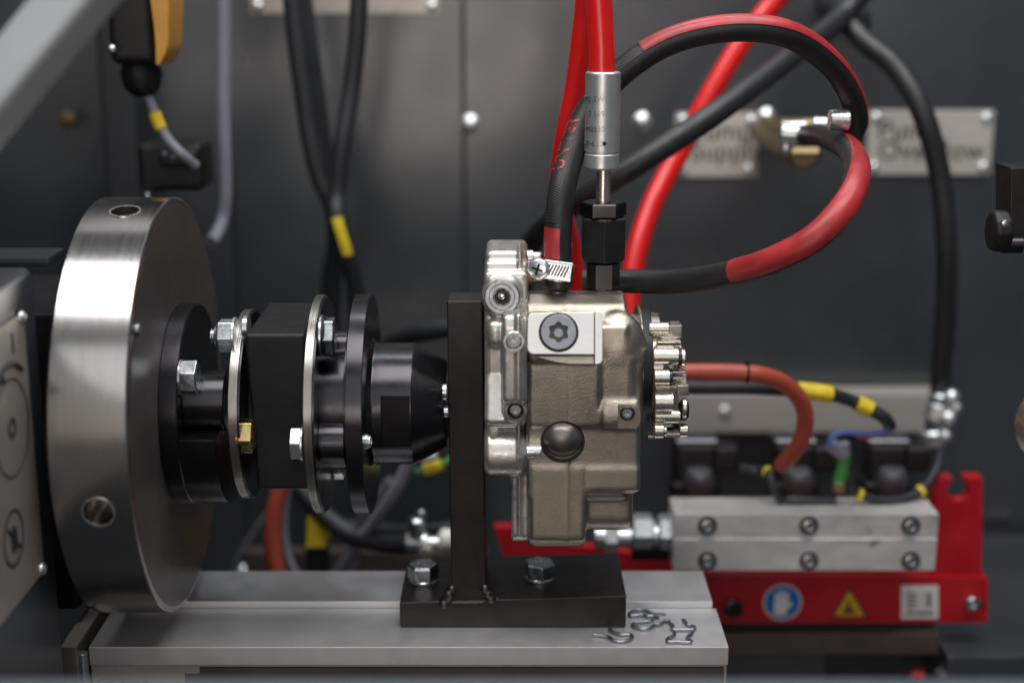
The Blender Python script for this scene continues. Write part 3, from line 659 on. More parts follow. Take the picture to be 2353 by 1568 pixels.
rcyl(1503, 1562, 938, 972, -.046); rcyl(1502, 1524, 970, 1006, -.052, 'nickel', 'cap_screw'); rcyl(1524, 1531, 976, 1001, -.052, 'nickel', 'cap_screw')
rbox(1526, 1560, 972, 996, -.030, 'dark'); rbox(1528, 1562, 995, 1005, -.044); rcyl(1560, 1579, 972, 1004, -.046, 'nickel', 'cap_screw'); rbox(1488, 1512, 1000, 1008, -.03)
rbox(1500, 1556, 792, 985, -.036, dep=.05, name='cover_core', bev=.003)

# ================================================================== HIGH PRESSURE LINE
hp = thing('pressure_fitting', 'black hexagonal adapter with union nuts screwed in the pump top', 'fitting', at(1385, 668, 0))
def vlathe(par, cx, y, prof, name, m, seg=40, rot=0, smooth=35, bev=0):
    """prof = [(py, half width px)] at depth y, top to bottom"""
    bm = bmesh.new(); base = at(cx, prof[-1][0], y)
    pr = [(at(cx, py, y).z-base.z, pxr(w, y)) for py, w in prof[::-1]]
    add_lathe(bm, base, (0, 0, 1), pr, seg, rot)
    if bev: bevel_all(bm, bev, 2, 22)
    return mk(name, bm, m, par, smooth=smooth)
Y0 = .0
vlathe(hp, 1385, Y0, [(655, 30), (672, 34)], 'boss_ring', 'black')
vlathe(hp, 1385, Y0, [(600, 33), (604, 37.5), (654, 37.5), (660, 35)], 'lower_hex', 'steeldark', 6, R(30), 30, .0004)
vlathe(hp, 1385, Y0, [(592, 27), (594, 30), (598, 30), (600, 26), (603, 26)], 'thread_collar', 'blackmat')
vlathe(hp, 1385, Y0, [(497, 50), (502, 54), (590, 54), (597, 48)], 'long_union_nut', 'blackmat', 6, 0, 30, .0005)
vlathe(hp, 1385, Y0, [(463, 48), (467, 52), (494, 52), (497.5, 46)], 'lock_nut', 'black', 6, R(30), 30, .0004)
rh = thing('red_hose', 'bright red hose dropping vertically to a crimped steel ferrule above the pump', 'hose', at(1383, 170, Y0))
vlathe(rh, 1385, Y0, [(386, 15.5), (465, 16.5)], 'steel_tube', 'nickel', 32)
fer = vlathe(rh, 1382, Y0, [(165, 26), (165, 36), (168, 38.5), (347, 38.5), (349, 36.5), (352, 36.5), (354, 38.5), (383, 39), (388, 34), (389, 15)], 'ferrule', 'fer', 64)
fc = at(1382, 270, Y0); fr_ = pxr(38.5, Y0)
def wraptext(s, py, size, a0):
    tb = textmesh(s, size, .00008); z = at(1382, py, Y0).z
    for v in tb.verts:
        a = a0+v.co.x/fr_; rr = fr_+.00001+v.co.z; v.co = Vector((fc.x+sin(a)*rr, fc.y-cos(a)*rr, z+v.co.y))
    mk('stamped_text', tb, 'plug', fer, smooth=0)
wraptext('1M2-5W7026+WA', 231, .0052, -1.5); wraptext('7 1697 1', 265, .0052, -.9); wraptext('1M2530 S1O4', 299, .0052, -1.3); wraptext('620·6.12 P34', 332, .0052, -1.45)
bm = bmesh.new(); a = .12; cyl(bm, (fc.x+sin(a)*(fr_-.001), fc.y-cos(a)*(fr_-.001), at(1382, 326, Y0).z), (fc.x+sin(a)*(fr_+.0002), fc.y-cos(a)*(fr_+.0002), at(1382, 326, Y0).z), .0014, seg=16); mk('punch_mark', bm, 'dark', fer)
path = catmull([at(1383, 176, 0), at(1382, 110, 0), at(1379, 50, 0), at(1375, -10, 0), at(1366, -120, .0), at(1350, -260, .02)], 10)
bm = bmesh.new(); tube(bm, path, pxr(27, 0)*1.04, 32); mk('hose_sleeve', bm, 'red', rh)

# ================================================================== BRAIDED RETURN HOSE
def hose(name, label, pts, r, m, n=12, cat='hose', seg=24, group=None):
    path = catmull([at(*p) for p in pts], n); fr = frames(path); t = thing(name, label, cat, path[0], group)
    bm = bmesh.new(); tube(bm, path, r, seg, fr); mk('tube', bm, m, t); return t, fr, path
def braid_mat():
    m = mat('ribbed_rubber', (.028, .028, .030), .40, 0, noise=.2, nscale=90, rvar=.08)
    nt = m.node_tree; N = nt.nodes; L = nt.links; tc = N.new('ShaderNodeTexCoord'); w = N.new('ShaderNodeTexWave'); w.wave_type = 'BANDS'; w.bands_direction = 'DIAGONAL'
    w.inputs['Scale'].default_value = 260; w.inputs['Distortion'].default_value = .4; L.new(tc.outputs['Object'], w.inputs[0])
    bp = N.new('ShaderNodeBump'); bp.inputs['Strength'].default_value = .5; bp.inputs['Distance'].default_value = .0003; L.new(w.outputs[1], bp.inputs['Height']); L.new(bp.outputs[0], N['Principled BSDF'].inputs['Normal']); return m
M['braid'] = braid_mat()
H1 = [(1283, 655, -.012), (1282, 590, -.012), (1282, 534, -.012), (1290, 445, -.008), (1309, 365, .004), (1340, 280, .018), (1395, 200, .026), (1455, 145, .028), (1530, 100, .03), (1610, 75, .03), (1700, 65, .03), (1790, 74, .035), (1860, 107, .05), (1922, 165, .07), (1958, 232, .09), (1964, 290, .12), (1944, 318, .17), (1915, 310, .22)]
h1, fr1, p1 = hose('return_hose', 'black rubber hose with a red stripe, looping from the clamp over to the wall', H1, pxr(30, .0), 'rubber', 14)
r1 = pxr(30, .0)
def idx(fr, px, py, lo=0):
    best = None
    for i, (p, t, n, b) in enumerate(fr):
        if i < lo: continue
        v = p-CAM; dd = v.dot(ray(1176, 784).normalized()); x = 1176+v.x/dd*F; up = Vector((0, sin(TILT), cos(TILT))); y = 784-v.dot(up)/dd*F
        e = (x-px)**2+(y-py)**2
        if best is None or e < best[0]: best = (e, i)
    return best[1]
# outward side is +-b ; find sign: at the top of the loop b should point up
iT = idx(fr1, 1690, 64); sg = 1 if fr1[iT][3].z > 0 else -1
def strip(par, fr, i0, i1, r, a0, a1, m, name, twist=0):
    bm = bmesh.new(); lo, hi = sorted((sg*a0, sg*a1)); sleeve(bm, fr, i0, i1, r, lo, hi, twist=sg*twist); return mk(name, bm, m, par)
iA = idx(fr1, 1478, 128); iB = idx(fr1, 1964, 290)
strip(h1, fr1, iA, iB, r1+.0006, R(4), R(130), 'tape', 'red_stripe')
i0 = idx(fr1, 1282, 592); i1 = idx(fr1, 1282, 522)
strip(h1, fr1, i0, i1, r1+.0005, R(-5), R(120), 'tape', 'red_stripe')
i2 = idx(fr1, 1290, 440)
strip(h1, fr1, i1+2, iA-1, r1+.0004, R(2), R(120), 'braid', 'ribbed_sleeve')
# printed word along the hose
tb = textmesh('UNIVER', .0125, .0, .00022)
ia = idx(fr1, 1294, 402); 
cum = [0]
for i in range(1, len(p1)): cum.append(cum[-1]+(p1[i]-p1[i-1]).length)
def onhose(s, a, r):
    s = max(0, min(cum[-1]-1e-6, s)); i = max(k for k in range(len(cum)) if cum[k] <= s); i = min(i, len(p1)-2); f = (s-cum[i])/(cum[i+1]-cum[i])
    P = p1[i].lerp(p1[i+1], f); n = fr1[i][2].lerp(fr1[i+1][2], f).normalized(); b = fr1[i][3].lerp(fr1[i+1][3], f).normalized()
    return P+(n*cos(a)+b*sin(a))*r
for v in tb.verts: v.co = onhose(cum[ia]+v.co.x*.92, sg*(R(38)+(v.co.y-.0038)/r1), r1+.0007)
mk('printed_word', tb, 'tape', h1, smooth=0)
# barb fitting below the hose and clamp
bf = thing('hose_barb', 'steel hex hose nipple on the pump top under the clamped hose', 'fitting', at(1282, 668, -.012))
vlathe(bf, 1282, -.012, [(640, 27), (642, 29), (660, 29), (663, 26), (668, 22)], 'hex', 'steeldark', 6, 0, 30, .0004)
vlathe(bf, 1282, -.012, [(655, 18), (672, 20)], 'stem', 'plug', 32)
hc = thing('hose_clamp', 'zinc worm drive hose clamp with cross head screw round the black hose', 'clamp', at(1282, 620, -.012))
cc = at(1282, 622, -.012); tiltax = Vector((.10, 0, 1)).normalized()
bm = bmesh.new(); add_ring(bm, cc-tiltax*.0055, tiltax, r1+.0015, r1+.0004, .0105, 60); mk('band', bm, 'zinc', hc)
bm = bmesh.new(); P0 = at(1250, 617, -.026); P1 = at(1310, 625, -.026); ax = (P1-P0).normalized(); nb = Vector((0, -1, .1)); nb = (nb-ax*nb.dot(ax)).normalized(); ub = ax.cross(nb)
rot = Matrix((ax, -nb, -ub)).transposed()
add_box(bm, (-.0098, -.002, -.0062), (.0098, .002, .0062), bev=.0006); bmesh.ops.transform(bm, matrix=Matrix.Translation((P0+P1)/2) @ rot.to_4x4(), verts=bm.verts); mk('worm_housing', bm, 'chrome', hc)
bm = bmesh.new()
for k in range(7):
    t_ = -.0066+.0021*k; q = (P0+P1)/2+ax*t_+nb*.0020
    cyl(bm, q-ub*.0038+ax*.0013, q+ub*.0038-ax*.0013, .00055, seg=8)
mk('worm_threads', bm, 'plug', hc)
bm = bmesh.new(); a0_ = (P0+P1)/2+ub*.0056+nb*.0018-ax*.0095; 
for s_ in (1, -1): cyl(bm, (P0+P1)/2+ub*.0057*s_+nb*.0018-ax*.0095, (P0+P1)/2+ub*.0057*s_+nb*.0018+ax*.0095, .0009, seg=10)
mk('housing_edges', bm, 'chrome', hc)
sc = at(1236, 618, -.0305); sd = Vector((-.30, -1, .12)).normalized()
bm = bmesh.new(); add_lathe(bm, sc-sd*.004, sd, [(0, .0058), (.001, .0073), (.0035, .0075), (.0045, .0068), (.0056, .0055), (.0058, 0)], 36); so = mk('clamp_screw', bm, 'chrome', hc)
d_, n_, b_ = basis(sd, Vector((0.3, 0, 1)))
bm = bmesh.new()
for v1, v2 in ((n_, b_), (b_, n_)):
    m4 = Matrix((v1, v2, sd)).transposed().to_4x4(); t2 = bmesh.new(); bmesh.ops.create_cube(t2, size=1); bmesh.ops.scale(t2, vec=(.0078, .0014, .0008), verts=t2.verts); bmesh.ops.transform(t2, matrix=Matrix.Translation(sc+sd*.0019) @ m4, verts=t2.verts); merge(bm, t2)
mk('cross_slot', bm, 'dark', so)

# ---- second looping hose
H2 = [(1340, 645, .05), (1425, 645, .045), (1560, 646, .02), (1690, 625, -.02), (1790, 592, -.05), (1880, 540, -.06), (1945, 465, -.05), (1968, 400, -.02), (1955, 350, .05), (1915, 322, .12), (1880, 311, .17), (1845, 312, .22)]
h2, fr2, p2 = hose('supply_hose', 'black hose with wide red tape curving from behind the adapter up to the wall elbow', H2, .0088, 'rubber', 14)
strip_i0 = idx(fr2, 1690, 625); strip_i1 = idx(fr2, 1935, 334)
def strip2(i0, i1, r, a0, a1, m, name, twist): 
    bm = bmesh.new(); sleeve(bm, fr2, i0, i1, r, a0, a1, twist=twist); return mk(name, bm, m, h2)
s2g = 1 if fr2[idx(fr2, 1560, 646)][3].z > 0 else -1     # +: b points up (inner side)
if s2g > 0: strip2(strip_i0, strip_i1, .0094, R(-35), R(105), 'tape', 'red_tape', R(-78))
else: strip2(strip_i0, strip_i1, .0094, R(-105), R(35), 'tape', 'red_tape', R(78))

# ================================================================== OTHER HOSES
hose('background_red_hose', 'blurred red hose running steeply down behind the striped black hose', [(1352, -60, .06), (1340, 60, .07), (1322, 200, .08), (1296, 330, .09), (1285, 450, .11), (1310, 560, .14), (1330, 680, .15)], .0078, 'red', 12)
hose('background_red_hose', 'red hose slanting from the top right down behind the pump', [(1840, -60, .33), (1770, 15, .33), (1700, 105, .32), (1630, 220, .31), (1560, 350, .30), (1500, 465, .28), (1465, 570, .26), (1447, 680, .24), (1450, 800, .22)], .0094, 'red', 12)
hose('black_hose', 'thick black hose crossing diagonally in front of the supply label', [(1985, -20, .36), (1920, 50, .34), (1800, 145, .25), (1660, 248, .19), (1560, 315, .17), (1450, 385, .16), (1360, 440, .17), (1270, 505, .2), (1215, 570, .24), (1200, 660, .28)], .0098, 'rubber', 12)
hose('black_hose', 'thick black hose arching down in front of the overflow label to the right fitting', [(1935, 40, .36), (1985, 95, .34), (2060, 160, .32), (2120, 262, .3), (2158, 400, .3), (2174, 560, .3), (2172, 720, .31), (2162, 830, .32), (2160, 905, .33)], .0098, 'rubber', 12)
bm = bmesh.new(); q = at(1965, 52, .38); bmesh.ops.create_uvsphere(bm, u_segments=24, v_segments=16, radius=.016, matrix=Matrix.Translation(q) @ Matrix.Diagonal((.9, .8, 1.1, 1))); cyl(bm, q, q+Vector((0, .12, .02)), .014); tag(mk('hose_grommet', bm, 'rubber2'), 'black rubber grommet where the two thick black hoses meet', 'grommet')
for pts, r, lab in (
   ([(668, -60, .34), (680, 60, .34), (695, 180, .34), (712, 300, .34), (735, 400, .34), (768, 480, .34), (775, 560, .35), (762, 640, .36), (760, 760, .37)], .0098, 'black cable at the left of the crossed pair, leaving the top plate'),
   ([(690, -60, .40), (705, 60, .40), (722, 180, .40), (735, 280, .40), (750, 380, .40), (762, 470, .40)], .0085, 'thinner blue black cable half hidden behind the crossed pair'),
   ([(826, -60, .33), (822, 60, .33), (808, 200, .33), (787, 330, .32), (775, 440, .32), (775, 500, .31), (798, 580, .31), (815, 660, .32), (822, 780, .33)], .0082, 'black cable at the right of the crossed pair, wearing a yellow tag')):
    t_, f_, p_ = hose('hanging_cable', lab, pts, r, 'rubber2', cat='cable', group='dark cables hanging left of the pump', seg=16)
    if 'yellow' in lab:
        i0 = idx(f_, 778, 500); i1 = idx(f_, 795, 578); bm = bmesh.new(); sleeve(bm, f_, i0, i1, r+.0009, R(-30), R(30)); mk('yellow_tag', bm, 'yellow', t_)
hose('grey_conduit', 'pale grey conduit hanging straight down behind the flywheel', [(515, -60, .30), (515, 60, .30), (514, 200, .30), (516, 330, .30), (518, 440, .30), (512, 500, .30), (496, 540, .29), (484, 556, .28)], .0058, 'greyc', cat='conduit')
# amber switch top left
t = thing('limit_switch', 'black limit switch with an amber front cover hanging at the top left', 'switch', at(330, 150, .17))
bm = bmesh.new(); a = at(250, 150, .17); b = at(345, -80, .17); add_box(bm, (a.x, .17, a.z), (b.x, .23, b.z), bev=.008, seg=3); mk('housing', bm, 'plastic', t)
bm = bmesh.new(); pp = [(340, -80), (345, 0), (352, 50), (357, 100), (358, 150), (368, 152), (383, 122), (388, 100), (390, 0), (384, -80)]
q = [at(x, y, .165) for x, y in pp]; prism(bm, [(v.x, v.z) for v in q], lambda u, v: Vector((u, .163, v)), lambda u, v: Vector((u, .215, v))); bevel_all(bm, .003, 2); mk('amber_cover', bm, 'amber', t)
vlathe(t, 328, .20, [(145, 40), (170, 46), (200, 40), (215, 28), (222, 14)], 'cable_gland', 'plastic', 32)
p = at(258, 112, .16); screw(t, p, (-.4, -1, 0), .0032, .003, 'chrome', sock=False)
t, f_, p_ = hose('sensor_cable', 'short grey cable with a yellow band below the amber switch', [(338, 215, .2), (350, 245, .2), (365, 285, .2), (390, 325, .2), (420, 355, .2), (450, 380, .21)], .0038, 'greyc', cat='cable', seg=16)
i0 = idx(f_, 355, 258); i1 = idx(f_, 370, 295); bm = bmesh.new(); sleeve(bm, f_, i0, i1, .0052, 0, 2*pi-.001); mk('yellow_band', bm, 'yellow', t)
t = thing('cable_junction', 'black cable junction block just above the flywheel', 'junction box', at(390, 430, .22))
bm = bmesh.new(); pbox(bm, 318, 330, 462, 440, .22, .27, .006); mk('block', bm, 'plastic', t); bm = bmesh.new(); pbox(bm, 365, 345, 450, 385, .205, .22, .004); mk('clip', bm, 'plastic', t)
for px, py in ((378, 355), (398, 362)): screw(t, at(px, py, .2045), (0, -1, 0), .003, .003, 'greycable', name='screw', sock=False)
p = at(338, 440, .22); bm = bmesh.new(); cyl(bm, p, p-Vector((0, 0, .02)), .004); mk('stud', bm, 'zinc', t)
# ochre cap far left
bm = bmesh.new(); p = at(158, 275, .47); add_lathe(bm, p, (0, -1, 0), [(0, .008), (.004, .008), (.007, .004), (.007, 0)], 24); tag(mk('indicator_cap', bm, 'ochre'), 'small dim yellow cap on the dark wall at the upper left', 'cap')

# diagonal strut
t = thing('diagonal_strut', 'pale grey square tube slanting across the top left corner', 'strut', at(60, 220, -.22))
a = at(-140, 383, -.22); b = at(330, -190, -.22); ax = (b-a).normalized(); fwd = Vector((0, -1, 0)); fwd = (fwd-ax*fwd.dot(ax)).normalized(); sd_ = ax.cross(fwd)
if sd_.z < 0: sd_ = -sd_
g = R(24); u1 = fwd*cos(g)+sd_*sin(g); u2 = sd_*cos(g)-fwd*sin(g)
bm = bmesh.new(); hw, hd = .0145, .013; pol = []
for (sx, sy), a0 in zip(((1, 1), (-1, 1), (-1, -1), (1, -1)), (0, 90, 180, 270)):
    for k in range(5): an = R(a0+22.5*k); pol.append((sx*(hw-.004)+.004*cos(an), sy*(hd-.004)+.004*sin(an)))
prism(bm, pol, lambda u, v: a+u2*u+u1*v, lambda u, v: b+u2*u+u1*v); mk('tube', bm, 'strut', t, smooth=50)

# ================================================================== LEFT ENCLOSURE
XE = -.299
en = thing('drive_enclosure', 'blue grey rounded drive enclosure at the left edge, bearing an engraved steel plate', 'enclosure', (XE-.1, -.3, -.3))
pr = onx(99, 900, XE); ye = pr.y; zt = onx(72, 612, XE).z
bm = bmesh.new(); rr_ = .008; pol = [(-.75, -.5), (ye, -.5)]+[(ye-rr_+rr_*cos(R(a)), zt-rr_+rr_*sin(R(a))) for a in range(0, 91, 15)]+[(-.75, zt+.003)]
prism(bm, pol, lambda u, v: Vector((XE-.2, u, v)), lambda u, v: Vector((XE, u, v))); bevel_all(bm, .005, 4, 30); mk('shell', bm, 'enclosure', en, smooth=40)
pa = onx(64, 710, XE+.001); pb = onx(88, 1325, XE+.001); ypl = (pa.y+pb.y)/2
bm = bmesh.new(); add_box(bm, (XE+.0002, -.62, pb.z), (XE+.0018, ypl, pa.z), bev=.0005); mk('name_plate', bm, 'nameplate', en)
for q in ((60, 722), (86, 1318)):
    s = onx(*q, XE+.0018); screw(en, (XE+.0018, ypl-.005, s.z), (1, 0, 0), .0042, .003, 'chrome', sock=False)
def side_ring(cy, cz, ro, ri, ez=1):
    bm = bmesh.new(); P_ = [(cos(2*pi*k/48), sin(2*pi*k/48)) for k in range(48)]
    o_ = [bm.verts.new((XE+.0022, cy+u*ro, cz+v*ro*ez)) for u, v in P_]; i_ = [bm.verts.new((XE+.0022, cy+u*ri, cz+v*ri*ez)) for u, v in P_]
    for k in range(48): k2 = (k+1) % 48; bm.faces.new((o_[k], o_[k2], i_[k2], i_[k]))
    return bm
c = onx(20, 983, XE); R1 = abs(onx(20, 862, XE).z-onx(20, 1100, XE).z)/2
mk('dial_ring', side_ring(c.y, c.z, R1, R1*.955), 'ink', en, smooth=0); mk('dial_hub', side_ring(c.y, c.z, R1*.22, R1*.12), 'ink', en, smooth=0)
c3 = onx(24, 1235, XE); R3 = abs(onx(24, 1165, XE).z-onx(24, 1305, XE).z)/2
mk('icon_ring', side_ring(c3.y, c3.z, R3, R3*.88), 'ink', en, smooth=0)
bm = bmesh.new()   # pictogram: crossed hand
for (y0, z0, y1, z1) in ((-.5, .5, .5, -.5), (-.2, -.4, -.2, .3), (0, -.45, 0, .45), (.2, -.4, .2, .3), (-.2, -.4, .2, -.4)):
    a_ = Vector((XE+.0022, c3.y+y0*R3, c3.z+z0*R3)); b_2 = Vector((XE+.0022, c3.y+y1*R3, c3.z+z1*R3)); cyl(bm, a_, b_2, R3*.05, seg=6)
mk('hand_icon', bm, 'ink', en, smooth=0)
bm = bmesh.new()   # curved arrow and figure 1
pth = [Vector((XE+.0021, c.y+R1*1.28*sin(R(a)), c.z+R1*1.28*cos(R(a)))) for a in range(-25, 40, 8)]
tube(bm, pth, .0016, 8); a_ = pth[0]; cyl(bm, a_, a_+Vector((0, -.008, -.003)), .0045, .0002, 12); mk('rotation_arrow', bm, 'ink', en)
tb = textmesh('1', .018, .0003); q = onx(25, 815, XE+.002)
for v in tb.verts: v.co = Vector((XE+.0021+v.co.z, q.y+v.co.x, q.z+v.co.y))
mk('numeral', tb, 'ink', en, smooth=0)
# bearing housing behind
hb = thing('bearing_housing', 'dark bearing housing with a sloping lid between enclosure and flywheel', 'housing', (XE-.1, .05, -.2))
bm = bmesh.new(); add_box(bm, (-.62, -.02, -.15), (-.312, .12, .070), bev=.004); mk('case', bm, 'blackmat', hb)
bm = bmesh.new(); a = at(-40, 592, -.09); b = at(143, 612, -.09); add_box(bm, (a.x-.2, -.09, b.z), (XE+.006, -.055, b.z+.006), bev=.0015); mk('lid', bm, 'wallside', hb)

# ================================================================== LOWER LEFT BACKGROUND
hose('orange_hose', 'orange red hose hanging below the coupling', [(690, 1020, .22), (662, 1080, .22), (638, 1140, .22), (626, 1210, .22), (628, 1270, .22), (640, 1330, .22), (660, 1390, .22)], .0075, 'salmon')
hose('grey_lead', 'thin grey lead beside the orange hose under the coupling', [(672, 1080, .24), (656, 1150, .24), (652, 1220, .24), (662, 1280, .24), (684, 1330, .24)], .004, 'greyc', cat='cable')
hose('dark_lead', 'faint dark lead slanting down behind the flywheel rim', [(612, 1180, .34), (572, 1240, .34), (545, 1290, .34), (535, 1350, .34)], .003, 'greycable', cat='cable')
hose('grey_cable', 'grey cable slanting down left from under the tapered hub', [(960, 1000, .18), (940, 1060, .19), (905, 1130, .2), (865, 1190, .22), (820, 1250, .24), (770, 1325, .26)], .0058, 'greyc', cat='cable')
hose('twin_cable', 'darker cable crossing behind the grey one', [(900, 1105, .26), (850, 1170, .27), (818, 1240, .28), (800, 1330, .28)], .0062, 'greycable', cat='cable')
hose('low_black_hose', 'black hose sweeping behind the coupling to the bright fitting', [(660, 1080, .27), (700, 1135, .26), (760, 1195, .25), (820, 1232, .24), (880, 1245, .22), (950, 1248, .2)], .009, 'rubber2')
hose('low_black_hose', 'black hose lying flat behind, just above the bright fitting', [(780, 1200, .3), (860, 1212, .3), (940, 1215, .29), (1010, 1212, .28), (1080, 1200, .28)], .0045, 'rubber2')
hose('rear_black_hose', 'dark hose emerging to the left behind the upright bar at shaft height', [(840, 800, .3), (890, 785, .3), (940, 770, .28), (990, 760, .26), (1050, 752, .25), (1100, 760, .25)], .0085, 'rubber2')
t = thing('yellow_valve', 'yellow plastic block with black stem standing under the coupling', 'valve', at(724, 1330, .25))
bm = bmesh.new(); q = [at(x, y, .25) for x, y in ((705, 1188), (720, 1180), (735, 1200), (748, 1215), (750, 1258), (702, 1260))]; prism(bm, [(v.x, v.z) for v in q], lambda u, v: Vector((u, .25, v)), lambda u, v: Vector((u, .275, v))); bevel_all(bm, .0015, 2); mk('body', bm, 'yellow', t)
bm = bmesh.new(); pbox(bm, 703, 1258, 750, 1330, .255, .28, .003); mk('stem', bm, 'plastic', t)
t, f_, p_ = hose('earth_wire', 'short green and yellow earth wire beyond the upright bar', [(1062, 1035, .2), (1030, 1058, .2), (1000, 1072, .2), (955, 1085, .2)], .0035, 'green', cat='wire', seg=12)
i0 = idx(f_, 1015, 1066); bm = bmesh.new(); sleeve(bm, f_, i0, len(f_)-6, .0052, 0, 2*pi-.001); mk('yellow_sleeve', bm, 'yellow', t)
bm = bmesh.new(); p = at(965, 1052, .19); cyl(bm, p, p+Vector((.014, 0, .004)), .0045, ch=.001); tag(mk('cable_lug', bm, 'white2'), 'small white cable lug beneath the tapered hub', 'lug')
t = thing('left_pipe_fitting', 'bright silver pipe fitting between the coupling and the upright bar', 'fitting', at(980, 1245, .18))
def hl(par, x0, x1, py, hw, y, m='chrome', name='ring', seg=28, ch=.0008, r2=None):
    a = at(x0, py, y); b = at(x1, py, y); bm = bmesh.new(); cyl(bm, a, (b.x, a.y, a.z), pxr(hw, y), None if r2 is None else pxr(r2, y), seg=seg, ch=ch); return mk(name, bm, m, par)
hl(t, 932, 957, 1242, 22, .18, name='hex_nut', seg=6); hl(t, 955, 1010, 1246, 17, .18, name='pipe'); hl(t, 968, 982, 1243, 24, .18, name='collar'); hl(t, 1008, 1060, 1240, 29, .17, 'white2', 'hex_nut', seg=12, ch=.003)
p = at(958, 1205, .18); bm = bmesh.new(); cyl(bm, p-Vector((0, 0, .012)), p+Vector((0, 0, .007)), .0075, ch=.002, seg=24); mk('valve_neck', bm, 'zinc', t)
p = at(968, 1180, .18); bm = bmesh.new(); bmesh.ops.create_uvsphere(bm, u_segments=16, v_segments=12, radius=.0048, matrix=Matrix.Translation(p)); mk('valve_tip', bm, 'plug', t)
p = at(980, 1262, .17); bm = bmesh.new(); cyl(bm, p, p+Vector((0, -.008, -.002)), .006, ch=.001); mk('side_nut', bm, 'nickel', t)
# low back plate behind the bed (brown grey panel)
bm = bmesh.new(); a = at(560, 1268, .32); b = at(1120, 1268, .32); add_box(bm, (a.x, .32, -.5), (b.x, .34, a.z), bev=.002); tag(mk('rear_guard', bm, 'brown'), 'low brownish guard plate behind the bed under the black hoses', 'guard plate')

# ================================================================== WALL ELBOW GROUP
t = thing('brass_elbow', 'brass and zinc elbow fitting on the wall between the two label plates', 'fitting', at(1830, 320, .40))
p = at(1795, 318, .40); bm = bmesh.new(); cyl(bm, (p.x, .49, p.z), (p.x, .285, p.z), pxr(36, .4), ch=.003); mk('wall_nut', bm, 'brass', t)
hl(t, 1790, 1915, 290, 19, .27, 'brass', 'brass_body'); hl(t, 1815, 1880, 350, 14, .27, 'brass', 'lower_nut', seg=6)
hl(t, 1792, 1850, 292, 15, .235, 'zinc', 'elbow_arm'); hl(t, 1866, 1900, 286, 16, .235, 'chrome', 'collar'); hl(t, 1904, 1950, 276, 23, .08, 'chrome', 'end_nut', seg=12)
p = at(1806, 320, .235); bm = bmesh.new(); cyl(bm, p+Vector((0, 0, .014)), p-Vector((0, 0, .010)), .0062, ch=.002); mk('elbow_drop', bm, 'chrome', t)
bm = bmesh.new(); a = at(1850, 312, .215); cyl(bm, a+Vector((.002, 0, 0)), a+Vector((-.020, .004, .002)), .0085, ch=.001); mk('hose_socket', bm, 'zinc', t)
# ================================================================== RIGHT MANIFOLD GROUP
RY = .20
fr = thing('manifold_stand', 'red painted steel stand with a notched upright, carrying safety stickers', 'frame', at(1950, 1430, RY))
def rp(par, pts, y0, y1, name, m, bev=.0008):
    q = [at(x, y, y0) for x, y in pts]; bm = bmesh.new(); prism(bm, [(v.x, v.z) for v in q], lambda u, v: Vector((u, y0, v)), lambda u, v: Vector((u, y1, v)))
    if bev: bevel_all(bm, bev, 2, 30)
    return mk(name, bm, m, par, smooth=30)
rp(fr, [(1600, 1316), (2255, 1325), (2270, 1328), (2270, 1422), (2262, 1430), (1600, 1430)], RY, RY+.02, 'base_bar', 'redframe')
notch = arc(2202, 1127, 27, 24, 135, 405, 14)
up_ = [(2145, 1340), (2145, 1215), (2158, 1195), (2143, 1175), (2150, 1125), (2160, 1103), (2172, 1097), (2188, 1097)]+notch+[(2216, 1097), (2257, 1097), (2255, 1340)]
rp(fr, up_, RY+.003, RY+.018, 'notched_upright', 'redframe', .0005)
rp(fr, [(1135, 1210), (1205, 1212), (1240, 1240), (1560, 1285), (2150, 1285), (2150, 1318), (1240, 1330), (1160, 1290)], RY+.022, RY+.034, 'rear_arm', 'redframe')
def disk(par, px, py, r, y, m, name, th=.0006, seg=48, ex=1):
    p = at(px, py, y); bm = bmesh.new(); cyl(bm, p, p-Vector((0, th, 0)), pxr(r, y), seg=seg); return mk(name, bm, m, par)
o = disk(fr, 1797, 1382, 46, RY-.0004, 'white', 'glove_sticker'); disk(o, 1797, 1382, 42, RY-.0011, 'blue', 'blue_field')
rp(o, [(1778, 1412), (1778, 1388), (1781, 1362), (1786, 1358), (1789, 1378), (1793, 1355), (1799, 1354), (1801, 1376), (1806, 1358), (1812, 1362), (1810, 1385), (1818, 1380), (1820, 1388), (1808, 1400), (1806, 1412)], RY-.0022, RY-.0018, 'glove_icon', 'white', 0)
o = rp(fr, [(1908, 1418), (1994, 1418), (1951, 1346)], RY-.0008, RY-.0002, 'warning_sticker', 'ink', 0); rp(o, [(1917, 1413), (1985, 1413), (1951, 1357)], RY-.0014, RY-.0009, 'yellow_field', 'signy', 0)
rp(o, [(1935, 1408), (1966, 1408), (1962, 1398), (1955, 1396), (1952, 1378), (1947, 1378), (1945, 1394), (1936, 1398)], RY-.0019, RY-.0015, 'hand_icon', 'brown', 0)
o = rp(fr, [(2070, 1344), (2155, 1344), (2155, 1420), (2070, 1420)], RY-.0008, RY-.0002, 'manual_sticker', 'white', 0)
for q in ([(2080, 1354), (2110, 1357), (2110, 1404), (2080, 1400)], [(2114, 1357), (2145, 1354), (2145, 1400), (2114, 1404)]): rp(o, q, RY-.0014, RY-.0009, 'book_page', mat('page_grey', (.62, .62, .62), .5), 0)
